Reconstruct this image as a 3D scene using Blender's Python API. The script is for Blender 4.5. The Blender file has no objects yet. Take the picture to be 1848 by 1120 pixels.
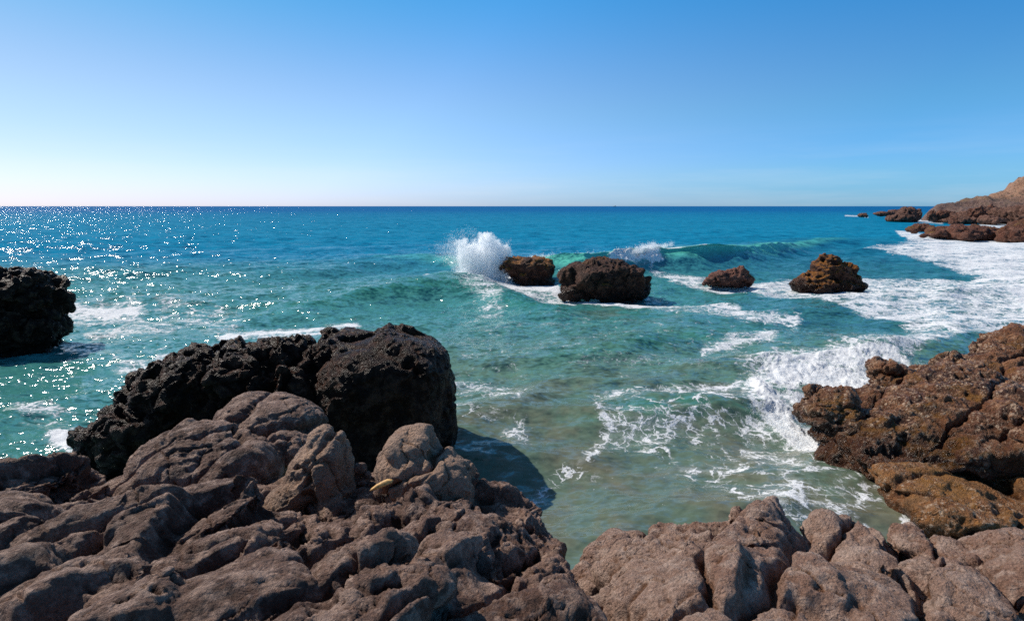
import bpy, math, random
import numpy as np

# ------------------------------------------------------------------ scene, camera, light
scene = bpy.context.scene
C = scene.collection
R = math.radians
F = 1026.7                      # focal length in photograph pixels (20 mm lens)
CAM_H = 6.0
PITCH = math.atan(188.0 / F)
SUN_EL, SUN_AZ = 43.0, -57.0    # azimuth from the view axis, negative = left

cam_d = bpy.data.cameras.new('camera'); cam = bpy.data.objects.new('camera', cam_d); C.objects.link(cam)
cam.location = (0, 0, CAM_H); cam.rotation_euler = (math.pi / 2 - PITCH, 0, 0)
cam_d.sensor_width = 36.0; cam_d.lens = F * 36.0 / 1848.0
cam_d.clip_start = 0.05; cam_d.clip_end = 200000
scene.camera = cam

world = bpy.data.worlds.new('World'); scene.world = world; world.use_nodes = True
wn, wl = world.node_tree.nodes, world.node_tree.links
wn.clear()
sky = wn.new('ShaderNodeTexSky'); sky.sky_type = 'NISHITA'; sky.sun_disc = False
sky.sun_elevation = R(SUN_EL); sky.sun_rotation = R(SUN_AZ)
sky.altitude = 0; sky.air_density = 1.0; sky.dust_density = 0.35; sky.ozone_density = 3.0
hs = wn.new('ShaderNodeHueSaturation'); hs.inputs['Saturation'].default_value = 1.05; hs.inputs['Value'].default_value = 1.0
gam = wn.new('ShaderNodeMixRGB'); gam.blend_type = 'MULTIPLY'; gam.inputs[0].default_value = 1; gam.inputs[2].default_value = (0.92, 0.99, 1.06, 1)
bg = wn.new('ShaderNodeBackground'); bg.inputs[1].default_value = 0.115
wo = wn.new('ShaderNodeOutputWorld')
# faint cirrus low over the horizon
tc = wn.new('ShaderNodeTexCoord'); sep = wn.new('ShaderNodeSeparateXYZ'); wl.new(tc.outputs['Generated'], sep.inputs[0])
mp = wn.new('ShaderNodeMapping'); mp.inputs['Scale'].default_value = (2.2, 2.2, 26.0); wl.new(tc.outputs['Generated'], mp.inputs[0])
nz = wn.new('ShaderNodeTexNoise'); nz.inputs['Scale'].default_value = 1.6; nz.inputs['Detail'].default_value = 7; nz.inputs['Roughness'].default_value = 0.55
wl.new(mp.outputs[0], nz.inputs['Vector'])
ramp = wn.new('ShaderNodeValToRGB')      # pale blue band over the horizon; unseen upper sky muted for less blue fill
for e_ in (0.06, 0.16, 0.35): ramp.color_ramp.elements.new(e_)
for el_, c_ in zip(ramp.color_ramp.elements, [(0.66, 0.90, 1.62), (0.70, 0.92, 1.44), (0.72, 0.96, 1.24), (0.42, 1.00, 1.38), (0.66, 0.84, 0.96)]): el_.color = (*c_, 1)
el_.position = 0.6; ramp.color_ramp.interpolation = 'EASE'
wl.new(sep.outputs[2], ramp.inputs[0]); wl.new(sky.outputs[0], gam.inputs[1]); wl.new(ramp.outputs[0], gam.inputs[2]); wl.new(gam.outputs[0], hs.inputs['Color'])
r1 = wn.new('ShaderNodeMapRange'); r1.inputs[1].default_value = 0.47; r1.inputs[2].default_value = 0.75; wl.new(nz.outputs[0], r1.inputs[0])
r2 = wn.new('ShaderNodeMapRange'); r2.inputs[1].default_value = 0.13; r2.inputs[2].default_value = 0.02; wl.new(sep.outputs[2], r2.inputs[0])
mu = wn.new('ShaderNodeMath'); mu.operation = 'MULTIPLY'; wl.new(r1.outputs[0], mu.inputs[0]); wl.new(r2.outputs[0], mu.inputs[1])
mu2 = wn.new('ShaderNodeMath'); mu2.operation = 'MULTIPLY'; mu2.inputs[1].default_value = 0.16; wl.new(mu.outputs[0], mu2.inputs[0])
cm = wn.new('ShaderNodeMixRGB'); cm.inputs[2].default_value = (7.6, 7.7, 8.0, 1); wl.new(mu2.outputs[0], cm.inputs[0]); dp = wn.new('ShaderNodeVectorMath'); dp.operation = 'DOT_PRODUCT'; wl.new(tc.outputs['Generated'], dp.inputs[0])
dp.inputs[1].default_value = (math.sin(R(SUN_AZ)) * math.cos(R(SUN_EL)), math.cos(R(SUN_AZ)) * math.cos(R(SUN_EL)), math.sin(R(SUN_EL)))
ra = wn.new('ShaderNodeValToRGB')        # clear deep blue away from the sun, milkier towards it
ra.color_ramp.elements.new(0.59)
for el_, p_, c_ in zip(ra.color_ramp.elements, (0.08, 0.59, 0.92), [(0.62, 0.93, 0.95), (1.22, 1.04, 0.94), (1.22, 0.86, 0.66)]): el_.position = p_; el_.color = (*c_, 1)
wl.new(dp.outputs['Value'], ra.inputs[0])
mz_ = wn.new('ShaderNodeMixRGB'); mz_.blend_type = 'MULTIPLY'; mz_.inputs[0].default_value = 1; wl.new(hs.outputs[0], mz_.inputs[1]); wl.new(ra.outputs[0], mz_.inputs[2])
wl.new(mz_.outputs[0], cm.inputs[1])
wl.new(cm.outputs[0], bg.inputs[0]); wl.new(bg.outputs[0], wo.inputs[0])

sun_d = bpy.data.lights.new('sun', 'SUN'); sun_d.energy = 5.0; sun_d.angle = R(0.53); sun_d.color = (1.0, 0.94, 0.85)
sun = bpy.data.objects.new('sun', sun_d); C.objects.link(sun)
sx, sy, sz = math.sin(R(SUN_AZ)) * math.cos(R(SUN_EL)), math.cos(R(SUN_AZ)) * math.cos(R(SUN_EL)), math.sin(R(SUN_EL))
from mathutils import Vector
sun.rotation_euler = Vector((sx, sy, sz)).to_track_quat('Z', 'Y').to_euler()
sun.location = (-30, 20, 40)

scene.view_settings.view_transform = 'Standard'; scene.view_settings.look = 'None'
scene.view_settings.exposure = 0.0; scene.view_settings.gamma = 1.0
scene.render.engine = 'CYCLES'
cy = scene.cycles
cy.max_bounces = 24; cy.diffuse_bounces = 8; cy.glossy_bounces = 3; cy.transmission_bounces = 8; cy.volume_bounces = 24; cy.transparent_max_bounces = 24
cy.use_denoising = False; cy.filter_width = 1.6; cy.caustics_reflective = False; cy.caustics_refractive = False
cy.sample_clamp_indirect = 4.0

# ------------------------------------------------------------------ projection helpers
cp, sp = math.cos(PITCH), math.sin(PITCH)
def ray(u, v):
    a, b = (u - 924.0) / F, (560.0 - v) / F
    return a, cp + b * sp, -sp + b * cp
def at_y(u, v, y):              # point seen at pixel (u,v) whose forward distance is y
    a, f, z = ray(u, v); t = y / f
    return np.array([a * t, y, CAM_H + z * t])
def at_z(u, v, z=0.0):
    a, f, w = ray(u, v); t = (z - CAM_H) / w
    return np.array([a * t, f * t, z])
def to_px(x, y, z):
    zz = z - CAM_H
    d = y * cp - zz * sp; up = y * sp + zz * cp
    return 924 + F * x / d, 560 - F * up / d

# ------------------------------------------------------------------ numpy noise
_rng = np.random.RandomState(7)
_perm = np.concatenate([_rng.permutation(256)] * 3).astype(np.int32)
_g = _rng.normal(size=(256, 3)); _g /= np.linalg.norm(_g, axis=1)[:, None]; _g = _g.astype(np.float32)
def _perlin(p):
    pi = np.floor(p).astype(np.int32); f = (p - pi).astype(np.float32); pi &= 255
    u = f * f * f * (f * (f * 6 - 15) + 10)
    r = 0
    X, Y, Z = pi[:, 0], pi[:, 1], pi[:, 2]
    for dx in (0, 1):
        wx = u[:, 0] if dx else 1 - u[:, 0]
        a = _perm[X + dx]
        for dy in (0, 1):
            wy = u[:, 1] if dy else 1 - u[:, 1]
            b = _perm[a + Y + dy]
            for dz in (0, 1):
                wz = u[:, 2] if dz else 1 - u[:, 2]
                g = _g[_perm[b + Z + dz]]
                r = r + wx * wy * wz * (g[:, 0] * (f[:, 0] - dx) + g[:, 1] * (f[:, 1] - dy) + g[:, 2] * (f[:, 2] - dz))
    return r * 1.6
def perlin(p, seed=0.0):
    p = np.asarray(p, np.float64) + seed * 17.13 + 1000.5
    out = np.empty(len(p), np.float32)
    for i in range(0, len(p), 65536): out[i:i + 65536] = _perlin(p[i:i + 65536])
    return out
def fbm(p, o=4, seed=0.0, gain=0.5, lac=2.03):
    r, a = 0, 1.0
    for k in range(o):
        r = r + a * perlin(p * lac ** k, seed + k * 3.7); a *= gain
    return r
def ridged(p, o=4, seed=0.0, gain=0.5, lac=2.07):      # 0..~1, crests at 1
    r, a, s = 0, 1.0, 0
    for k in range(o):
        n = 1 - np.abs(perlin(p * lac ** k, seed + k * 5.1)) * 1.6
        r = r + a * n * np.abs(n); s += a; a *= gain
    return r / s
def worley(p, seed=0.0):                              # F1, F2, cell random
    p = np.asarray(p, np.float64) + seed * 11.7 + 500.0
    N = len(p); O1 = np.empty(N, np.float32); O2 = np.empty(N, np.float32); OI = np.empty(N, np.float32)
    for i in range(0, N, 65536):
        q = p[i:i + 65536]; pi = np.floor(q).astype(np.int32); f = (q - pi).astype(np.float32)
        f1 = np.full(len(q), 9.0, np.float32); f2 = f1.copy(); cid = np.zeros(len(q), np.float32)
        for dx in (-1, 0, 1):
            for dy in (-1, 0, 1):
                for dz in (-1, 0, 1):
                    c = (pi + np.array([dx, dy, dz])) & 255
                    h = _perm[_perm[_perm[c[:, 0]] + c[:, 1]] + c[:, 2]]
                    h2 = _perm[h + 37]; h3 = _perm[h + 101]
                    vx = dx + h / 255.0 - f[:, 0]; vy = dy + h2 / 255.0 - f[:, 1]; vz = dz + h3 / 255.0 - f[:, 2]
                    d = vx * vx + vy * vy + vz * vz
                    n = d < f1
                    f2 = np.where(n, f1, np.minimum(f2, d)); cid = np.where(n, h3 / 255.0, cid); f1 = np.where(n, d, f1)
        O1[i:i + 65536] = np.sqrt(f1); O2[i:i + 65536] = np.sqrt(f2); OI[i:i + 65536] = cid
    return O1, O2, OI
def facets(p, seed=0.0, sharp=9.0):
    """blended randomly tilted planes, one per cell: broken-stone faces"""
    p = np.asarray(p, np.float64) + seed * 13.3 + 700.0
    out = np.empty(len(p), np.float32)
    for i in range(0, len(p), 65536):
        q = p[i:i + 65536]; pi = np.floor(q).astype(np.int32); f = (q - pi).astype(np.float32); num = 0; den = 1e-12
        for dx in (-1, 0, 1):
            for dy in (-1, 0, 1):
                for dz in (-1, 0, 1):
                    c = (pi + np.array([dx, dy, dz])) & 255
                    h = _perm[_perm[_perm[c[:, 0]] + c[:, 1]] + c[:, 2]]; g = _g[h]
                    vx = dx + h / 255.0 - f[:, 0]; vy = dy + _perm[h + 37] / 255.0 - f[:, 1]; vz = dz + _perm[h + 101] / 255.0 - f[:, 2]
                    w = np.exp(-sharp * (vx * vx + vy * vy + vz * vz))
                    num = num + w * (vx * g[:, 0] + vy * g[:, 1] + vz * g[:, 2] + 0.35 * (_perm[h + 59] / 255.0 - 0.5)); den = den + w
        out[i:i + 65536] = num / den
    return out
def sstep(a, b, x):
    t = np.clip((x - a) / (b - a), 0, 1); return t * t * (3 - 2 * t)
def rotz(p, deg):
    c, s = math.cos(R(deg)), math.sin(R(deg)); q = p.copy()
    q[:, 0] = c * p[:, 0] + s * p[:, 1]; q[:, 1] = -s * p[:, 0] + c * p[:, 1]; return q

# ------------------------------------------------------------------ object helpers
def tag(o, label=None, cat=None, group=None, kind=None):
    if label: o['label'] = label
    if cat: o['category'] = cat
    if group: o['group'] = group
    if kind: o['kind'] = kind
    return o
def mesh_from(name, verts, faces, mat, smooth=True, attrs=None, parent=None):
    """faces: (n,3) or (n,4) int array"""
    me = bpy.data.meshes.new(name)
    verts = np.asarray(verts, np.float32); faces = np.asarray(faces, np.int32); k = faces.shape[1]
    me.vertices.add(len(verts)); me.vertices.foreach_set('co', verts.ravel())
    me.loops.add(faces.size); me.loops.foreach_set('vertex_index', faces.ravel())
    me.polygons.add(len(faces)); me.polygons.foreach_set('loop_start', np.arange(0, faces.size, k, dtype=np.int32))
    me.polygons.foreach_set('loop_total', np.full(len(faces), k, np.int32))
    me.polygons.foreach_set('use_smooth', np.full(len(faces), smooth, bool))
    me.update(calc_edges=True)
    for n, a in (attrs or {}).items():
        a = np.asarray(a, np.float32)
        if a.ndim == 1: at = me.attributes.new(n, 'FLOAT', 'POINT'); at.data.foreach_set('value', a)
        else:
            at = me.attributes.new(n, 'FLOAT_COLOR', 'POINT')
            at.data.foreach_set('color', np.concatenate([a, np.ones((len(a), 1), np.float32)], 1).ravel())
    me.materials.append(mat)
    o = bpy.data.objects.new(name, me); C.objects.link(o)
    if parent: o.parent = parent
    return o

def normals(V, Q):
    a, b, c, d = V[Q[:, 0]], V[Q[:, 1]], V[Q[:, 2]], V[Q[:, 3]]
    n = np.cross(c - a, d - b); N = np.zeros_like(V)
    for j in range(3):
        for k in range(4): N[:, j] += np.bincount(Q[:, k], n[:, j], len(V))
    return N / (np.linalg.norm(N, axis=1)[:, None] + 1e-9)
def smooth_field(A, Q, it, lam=0.6):
    n = len(A); E = np.concatenate([Q[:, [0, 1]], Q[:, [1, 2]], Q[:, [2, 3]], Q[:, [3, 0]]])
    deg = np.bincount(E[:, 0], minlength=n) + np.bincount(E[:, 1], minlength=n) + 1e-9
    A = A.copy() if A.ndim == 2 else A[:, None].copy()
    for _ in range(it):
        B = np.empty_like(A)
        for j in range(A.shape[1]):
            B[:, j] = (np.bincount(E[:, 0], A[E[:, 1], j], n) + np.bincount(E[:, 1], A[E[:, 0], j], n)) / deg
        A += lam * (B - A)
    return A if A.shape[1] > 1 else A[:, 0]

import bmesh
def _ico(sub):
    bm = bmesh.new(); bmesh.ops.create_icosphere(bm, subdivisions=sub, radius=1.0)
    V = np.array([v.co[:] for v in bm.verts]); Fc = np.array([[v.index for v in f.verts] for f in bm.faces]); bm.free()
    return V, Fc
ICO = {s: _ico(s) for s in (1, 4, 5)}

def lump(u, v, y, ru, rv, rd, roll=0.0, p=2.4, seed=0, rough=0.10, sub=4):
    """one rounded stone mass: centre seen at (u,v) at forward distance y, half sizes ru, rv (photo px there) and rd metres deep"""
    D, Fc = ICO[sub]
    c = at_y(u, v, y); s = y / F * 1.02
    r = 1.0 / (np.abs(D) ** p).sum(1) ** (1.0 / p)
    n = fbm(D * 1.3, 3, seed + 0.37 * u + 0.11 * v)
    P = D * (r * (1 + rough * n))[:, None] * np.array([ru * s, rd, rv * s])
    a = R(roll); X = P[:, 0] * math.cos(a) - P[:, 2] * math.sin(a); Z = P[:, 0] * math.sin(a) + P[:, 2] * math.cos(a)
    # lean the mass along the line of sight a little so it reads as bedding, not as a ball
    P = np.stack([X, P[:, 1], Z], 1)
    return P + c, Fc

def remesh(parts, voxel):
    vs, fs, k = [], [], 0
    for V, Fc in parts: vs.append(V); fs.append(Fc + k); k += len(V)
    me = bpy.data.meshes.new('tmp'); V = np.concatenate(vs); T = np.concatenate(fs)
    me.from_pydata(V.tolist(), [], T.tolist())
    o = bpy.data.objects.new('tmp', me); C.objects.link(o)
    m = o.modifiers.new('r', 'REMESH'); m.mode = 'VOXEL'; m.voxel_size = voxel; m.adaptivity = 0
    dg = bpy.context.evaluated_depsgraph_get(); dg.update(); ev = o.evaluated_get(dg); em = ev.to_mesh()
    n = len(em.vertices); co = np.empty(n * 3, np.float32); em.vertices.foreach_get('co', co)
    q = np.empty(len(em.loops), np.int32); em.loops.foreach_get('vertex_index', q)
    lt = np.empty(len(em.polygons), np.int32); em.polygons.foreach_get('loop_total', lt)
    ls = np.empty(len(em.polygons), np.int32); em.polygons.foreach_get('loop_start', ls)
    ls = ls[lt == 4]
    Q = q[ls[:, None] + np.arange(4)[None, :]]
    ev.to_mesh_clear(); bpy.data.objects.remove(o); bpy.data.meshes.remove(me)
    return co.reshape(-1, 3).astype(np.float64), Q

# ---- displacement styles (metres)
def scarps(P, wl, s, drop=0.22, deg=50):
    """tilted beds: long back slopes that end in short steep scarps facing the lower right"""
    c = math.cos(R(deg)); d = math.sin(R(deg))
    t = (P[:, 0] * d - P[:, 1] * c - 0.25 * P[:, 2]) / wl + 0.55 * fbm(P * np.array([.35, .35, .35]) / wl, 3, 71 + s) + 0.16 * fbm(P * 1.6 / wl, 2, 73 + s)
    f = t - np.floor(t)
    return np.where(f < 1 - drop, f / (1 - drop), 1 - sstep(1 - drop, 1, f)) - 0.5
def d_smooth(V, N, s):           # the weathered grey-brown bedrock in front
    P = V + 0.10 * np.stack([fbm(V * 1.7, 3, 1 + s), fbm(V * 1.7, 3, 2 + s), fbm(V * 1.7, 3, 3 + s)], 1)
    q = rotz(V + 0.35 * (P - V), 50) * np.array([0.60, 1.5, 1.2])       # bedding runs from lower left to upper right
    a = 0.035 * fbm(q * 0.9, 3, 5 + s) + 0.30 * facets(q * 0.62, 2 + s, 45) + 0.030 * facets(q * 2.0, 6 + s, 30)
    m1 = sstep(-0.2, 0.35, fbm(V * 0.6, 2, 40 + s)); m2 = sstep(0.0, 0.4, fbm(V * 1.3, 2, 43 + s))
    a += 0.09 * m1 * scarps(P, 1.3, s, 0.10) + 0.018 * m2 * scarps(P, 0.30, s + 3, 0.2, 20)
    a -= 0.07 * sstep(0.86, 1.0, ridged(q * 0.6, 2, 6 + s))     # long open joints
    q2 = rotz(P, -35) * np.array([0.4, 1.3, 1.3])
    a -= 0.06 * sstep(0.90, 1.0, ridged(q2 * 0.7, 2, 8 + s))
    f1, f2, ci = worley(rotz(P, 50) * np.array([0.55, 1.05, 0.8]), s)             # joints that part the bed into blocks
    e = f2 - f1
    a -= 0.17 * (1 - sstep(0.0, 0.09, e)) + 0.07 * (1 - sstep(0.0, 0.40, e)) - 0.10 * (ci - 0.5)
    f1, f2, ci = worley(P * np.array([1.7, 2.1, 2.1]), s + 2)
    a -= 0.040 * (1 - sstep(0.0, 0.07, f2 - f1)) * sstep(0.55, .7, ci)
    rough = 0.35 + 1.2 * sstep(-0.1, 0.45, fbm(V * 0.8, 3, 20 + s))
    qf = rotz(P, 50) * np.array([2.4, 4.6, 4.6])
    b = 0.060 * rough * facets(qf * 1.0, 4 + s, 22) + 0.042 * (0.5 + rough) * facets(qf * 2.2, 14 + s, 16) + 0.010 * rough * fbm(qf * 1.6, 3, 9 + s)
    return a, 0.52 * b + 0.010 * (0.5 + rough) * fbm(P * 16, 3, 14 + s, 0.7)
def d_soft(V, N, s):             # the paler, wave-smoothed bedrock on the right
    a, b = d_smooth(V, N, s); return a * 0.88, b * 0.75
def d_crag(V, N, s):             # wet broken rock
    P = V + 0.16 * np.stack([fbm(V * 1.3, 3, 1 + s), fbm(V * 1.3, 3, 2 + s), fbm(V * 1.3, 3, 3 + s)], 1)
    g1, g2, di = worley(P * 2.3, s + 3)
    a = 0.10 * fbm(P * 0.8, 3, 4 + s) + 0.36 * facets(P * 0.9, 6 + s, 30)
    b = 0.20 * facets(P * 2.4, 1 + s, 26) - 0.06 * (1 - sstep(0, .12, g2 - g1)) + 0.025 * fbm(P * 4, 3, 6 + s) + 0.04 * (ridged(P * 2.3, 3, 8 + s) - .5) + 0.07 * facets(P * 6.0, 7 + s, 20)
    return a, b + .022 * fbm(P * 13, 2, 9 + s)
def d_black(V, N, s):            # broken left half, smooth slabby right half, one tall crack between
    a, b = d_crag(V, N, s)
    k = sstep(-3.6, -5.2, V[:, 0] + 0.5 * fbm(V * 1.2, 2, 3))
    cr = np.exp(-((V[:, 0] + 4.95 + 0.25 * fbm(V * 0.8, 2, 8)) / 0.13) ** 2)
    return a * (0.55 + 0.45 * k) - 0.30 * cr * sstep(0.3, 1.6, V[:, 2]), b * (0.30 + 0.65 * k)
def d_reef(V, N, s):             # barnacled ledges
    P = V + 0.15 * np.stack([fbm(V * 1.5, 3, 1 + s), fbm(V * 1.5, 3, 2 + s), fbm(V * 1.5, 3, 3 + s)], 1)
    f1, f2, ci = worley(rotz(P, 20) * np.array([0.30, 0.55, 0.5]), s)
    e = f2 - f1
    a = 0.08 * fbm(P * 1.0, 3, 4 + s) + 0.24 * facets(P * 0.7, 5 + s, 30) - 0.26 * (1 - sstep(0, 0.07, e)) - 0.12 * (1 - sstep(0, .35, e)) + 0.16 * (ci - .5)
    t = P[:, 2] / 0.34 + 0.8 * fbm(P * 0.5, 2, 21 + s); f = t - np.floor(t)
    a += 0.07 * (sstep(0.0, 0.75, f) - sstep(0.8, 1.0, f))                          # low ledges
    z = 0.4 + 0.9 * sstep(-0.2, 0.4, fbm(P * 0.7, 2, 11 + s))
    b = z * (0.075 * facets(P * 2.4, 9 + s, 24) + 0.045 * facets(P * 7, 8 + s, 16)) + 0.028 * fbm(P * 8, 4, 6 + s, .65)
    return a, b
def scaled(fn, k, amp=1.0):      # the same style on bigger rocks farther away
    def g(V, N, s):
        a, b = fn(V / k, N, s); return a * k * amp, b * k * amp
    return g

def rock(name, label, cat, parts, voxel, fn, mat, seed=0, smooth=4, group=None, zmin=None, low_smooth=2, parent=None, blocky=0.0):
    V, Q = remesh(parts, voxel)
    if zmin is not None:
        keep = (V[Q, 2] > zmin).any(1)
        Q = Q[keep]; used = np.unique(Q); mp_ = np.full(len(V), -1, np.int64); mp_[used] = np.arange(len(used)); V = V[used]; Q = mp_[Q]
    V = smooth_field(V, Q, smooth)
    N = smooth_field(normals(V, Q), Q, 6)
    N /= np.linalg.norm(N, axis=1)[:, None] + 1e-9
    a, b = fn(V, N, seed)
    V1 = V + N * a[:, None]
    N1 = smooth_field(normals(V1, Q), Q, 2); N1 /= np.linalg.norm(N1, axis=1)[:, None] + 1e-9
    V2 = V1 + N1 * b[:, None]
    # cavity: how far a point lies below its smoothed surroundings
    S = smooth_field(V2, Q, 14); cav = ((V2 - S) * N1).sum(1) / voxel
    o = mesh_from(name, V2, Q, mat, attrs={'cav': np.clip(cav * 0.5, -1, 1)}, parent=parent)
    if parent is None: tag(o, label, cat, group)
    print('ROCK', name, len(V2))
    return o

# ------------------------------------------------------------------ materials
class NT:
    def __init__(s, name):
        s.m = bpy.data.materials.new(name); s.m.use_nodes = True; s.n = s.m.node_tree.nodes; s.l = s.m.node_tree.links; s.n.clear()
    def N(s, t, **kw):
        n = s.n.new('ShaderNode' + t)
        for k, v in kw.items(): setattr(n, k, v)
        return n
    def put(s, sock, v):
        if isinstance(v, bpy.types.NodeSocket): s.l.new(v, sock)
        elif isinstance(v, (tuple, list)) and len(v) == 3 and sock.type == 'RGBA': sock.default_value = (*v, 1)
        else: sock.default_value = v
    def math(s, op, a, b=0.0, c=None):
        n = s.N('Math', operation=op); s.put(n.inputs[0], a); s.put(n.inputs[1], b)
        if c is not None: s.put(n.inputs[2], c)
        return n.outputs[0]
    def vm(s, op, a, b=None, sc=None):
        n = s.N('VectorMath', operation=op); s.put(n.inputs[0], a)
        if b is not None: s.put(n.inputs[1], b)
        if sc is not None: s.put(n.inputs[3], sc)
        return n.outputs[0] if op not in ('LENGTH', 'DOT_PRODUCT') else n.outputs[1]
    def noise(s, vec, scale, det=4, rough=0.55, dist=0.0, out=0):
        n = s.N('TexNoise'); s.put(n.inputs['Vector'], vec); s.put(n.inputs['Scale'], scale); n.inputs['Detail'].default_value = det
        n.inputs['Roughness'].default_value = rough; n.inputs['Distortion'].default_value = dist; return n.outputs[out]
    def voro(s, vec, scale, feat='F1', out=0, rnd=1.0):
        n = s.N('TexVoronoi', feature=feat); s.put(n.inputs['Vector'], vec); s.put(n.inputs['Scale'], scale); n.inputs['Randomness'].default_value = rnd; return n.outputs[out]
    def rng(s, x, a, b, c=0.0, d=1.0, smooth=True):
        n = s.N('MapRange'); n.interpolation_type = 'SMOOTHSTEP' if smooth else 'LINEAR'
        for i, v in enumerate((x, a, b, c, d)): s.put(n.inputs[i], v)
        return n.outputs[0]
    def mix(s, f, a, b, mode='MIX'):
        n = s.N('MixRGB', blend_type=mode); s.put(n.inputs[0], f); s.put(n.inputs[1], a); s.put(n.inputs[2], b); return n.outputs[0]
    def attr(s, name, out=2):
        n = s.N('Attribute'); n.attribute_name = name; return n.outputs[out]
    def bump(s, h, strength, dist, nrm=None):
        n = s.N('Bump'); n.inputs['Strength'].default_value = strength; n.inputs['Distance'].default_value = dist
        s.put(n.inputs['Height'], h)
        if nrm is not None: s.put(n.inputs['Normal'], nrm)
        return n.outputs[0]
    def out(s, sh):
        o = s.N('OutputMaterial'); s.l.new(sh, o.inputs[0]); return s.m
    def bsdf(s, **kw):
        n = s.N('BsdfPrincipled')
        for k, v in kw.items(): s.put(n.inputs[k.replace('_', ' ')], v)
        return n.outputs[0]

def rock_mat(name, c1, c2, rust, light, speck=0.0, k=1.0, bump=1.0, rough=0.62, algae=None, algae_amt=0.0, wet=0.0, barn=0.0, spec=0.5, grain=1.0):
    t = NT(name); P = t.N('TexCoord').outputs['Object']; geo = t.N('NewGeometry')
    sepn = t.N('SeparateXYZ'); t.l.new(geo.outputs['Normal'], sepn.inputs[0]); nzz = sepn.outputs[2]
    sepp = t.N('SeparateXYZ'); t.l.new(P, sepp.inputs[0]); pz = sepp.outputs[2]
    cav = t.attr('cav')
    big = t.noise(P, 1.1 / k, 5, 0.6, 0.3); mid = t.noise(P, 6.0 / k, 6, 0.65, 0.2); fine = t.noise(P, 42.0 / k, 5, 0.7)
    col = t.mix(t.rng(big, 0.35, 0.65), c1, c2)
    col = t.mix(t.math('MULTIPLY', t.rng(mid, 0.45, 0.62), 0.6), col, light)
    col = t.mix(t.math('MULTIPLY', t.rng(cav, 0.10, -0.55), 0.85), col, rust)  # rust stain in hollows, its tone darkened to paint in deeper shade
    col = t.mix(t.math('MULTIPLY', t.rng(t.noise(P, 2.3 / k, 6, 0.7, 0.6), 0.52, 0.72), 0.5), col, rust)
    g = t.rng(fine, 0.3, 0.7, 0.55, 1.45, False); col = t.mix(1.0, col, g, 'MULTIPLY')
    if speck > 0:                                          # pale mineral grains and dark grains
        v = t.voro(P, 95.0 / k); sp_ = t.rng(v, 0.10, 0.22, 1, 0); sel = t.rng(t.noise(P, 31.0 / k, 2), 0.50, 0.6)
        col = t.mix(t.math('MULTIPLY', t.math('MULTIPLY', sp_, sel), speck), col, (0.62, 0.56, 0.52))
        v = t.voro(P, 60.0 / k); dk = t.rng(v, 0.12, 0.28, 1, 0)
        col = t.mix(t.math('MULTIPLY', dk, 0.45 * speck), col, (0.035, 0.025, 0.024))
    if barn > 0:                                           # barnacle crust: dense pale rings
        v = t.voro(P, 11.0 / k); v2 = t.voro(P, 24.0 / k)
        zone = t.rng(t.noise(P, 1.1 / k, 6, 0.65, 0.5), 0.40, 0.52)
        zone = t.math('MULTIPLY', zone, t.rng(cav, -0.35, 0.1))
        b_ = t.math('MAXIMUM', t.rng(v, 0.18, 0.34, 1, 0), t.math('MULTIPLY', t.rng(v2, .16, .32, 1, 0), 0.8))
        b_ = t.math('MULTIPLY', b_, t.rng(t.noise(P, 13.0 / k, 3), 0.40, 0.52))
        b_ = t.math('MAXIMUM', b_, t.math('MULTIPLY', t.rng(t.noise(P, 12.0 / k, 6, .8), 0.53, 0.62), 0.9))
        bf = t.math('MULTIPLY', t.math('MULTIPLY', b_, zone), barn)
        col = t.mix(bf, col, t.mix(fine, (0.42, 0.25, 0.15), (0.80, 0.62, 0.46)))
    if algae is not None:
        am = t.math('MULTIPLY', t.rng(nzz, 0.25, 0.75), t.rng(t.noise(P, 0.9 / k, 5, 0.65, 0.4), 0.62 - 0.25 * algae_amt, 0.72 - 0.25 * algae_amt))
        am = t.math('MULTIPLY', am, t.rng(t.noise(P, 9.0 / k, 4, .7), 0.32, 0.55))
        col = t.mix(t.math('MULTIPLY', am, 0.85), col, algae)
    rg = rough
    wl_ = t.math('ADD', pz, t.math('MULTIPLY', t.math('SUBTRACT', big, 0.5), 0.8 * min(k, 2.0)))
    if wet > 0:                                            # dark wet belt above the waterline
        wb = t.rng(wl_, wet * 1.3, wet * 0.5)
        col = t.mix(wb, col, t.mix(1.0, col, (0.42, 0.40, 0.40), 'MULTIPLY'))
        rg = t.rng(wb, 0.0, 1.0, rough, 0.28)
    h = t.math('ADD', t.math('MULTIPLY', t.noise(P, 7.0 / k, 9, 0.70, 0.3), 2.2), t.math('MULTIPLY', t.noise(P, 26.0 / k, 5, 0.7, 0.4), 0.75 * grain))
    pit = t.rng(t.voro(P, 26.0 / k), 0.0, 0.5); h = t.math('ADD', h, t.math('MULTIPLY', pit, 0.30 * grain))
    n = t.bump(h, min(1.0, 0.95 * bump), 0.06 * k * max(1.0, bump))
    return t.out(t.bsdf(Base_Color=col, Roughness=rg, Normal=n, Specular_IOR_Level=spec))

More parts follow.
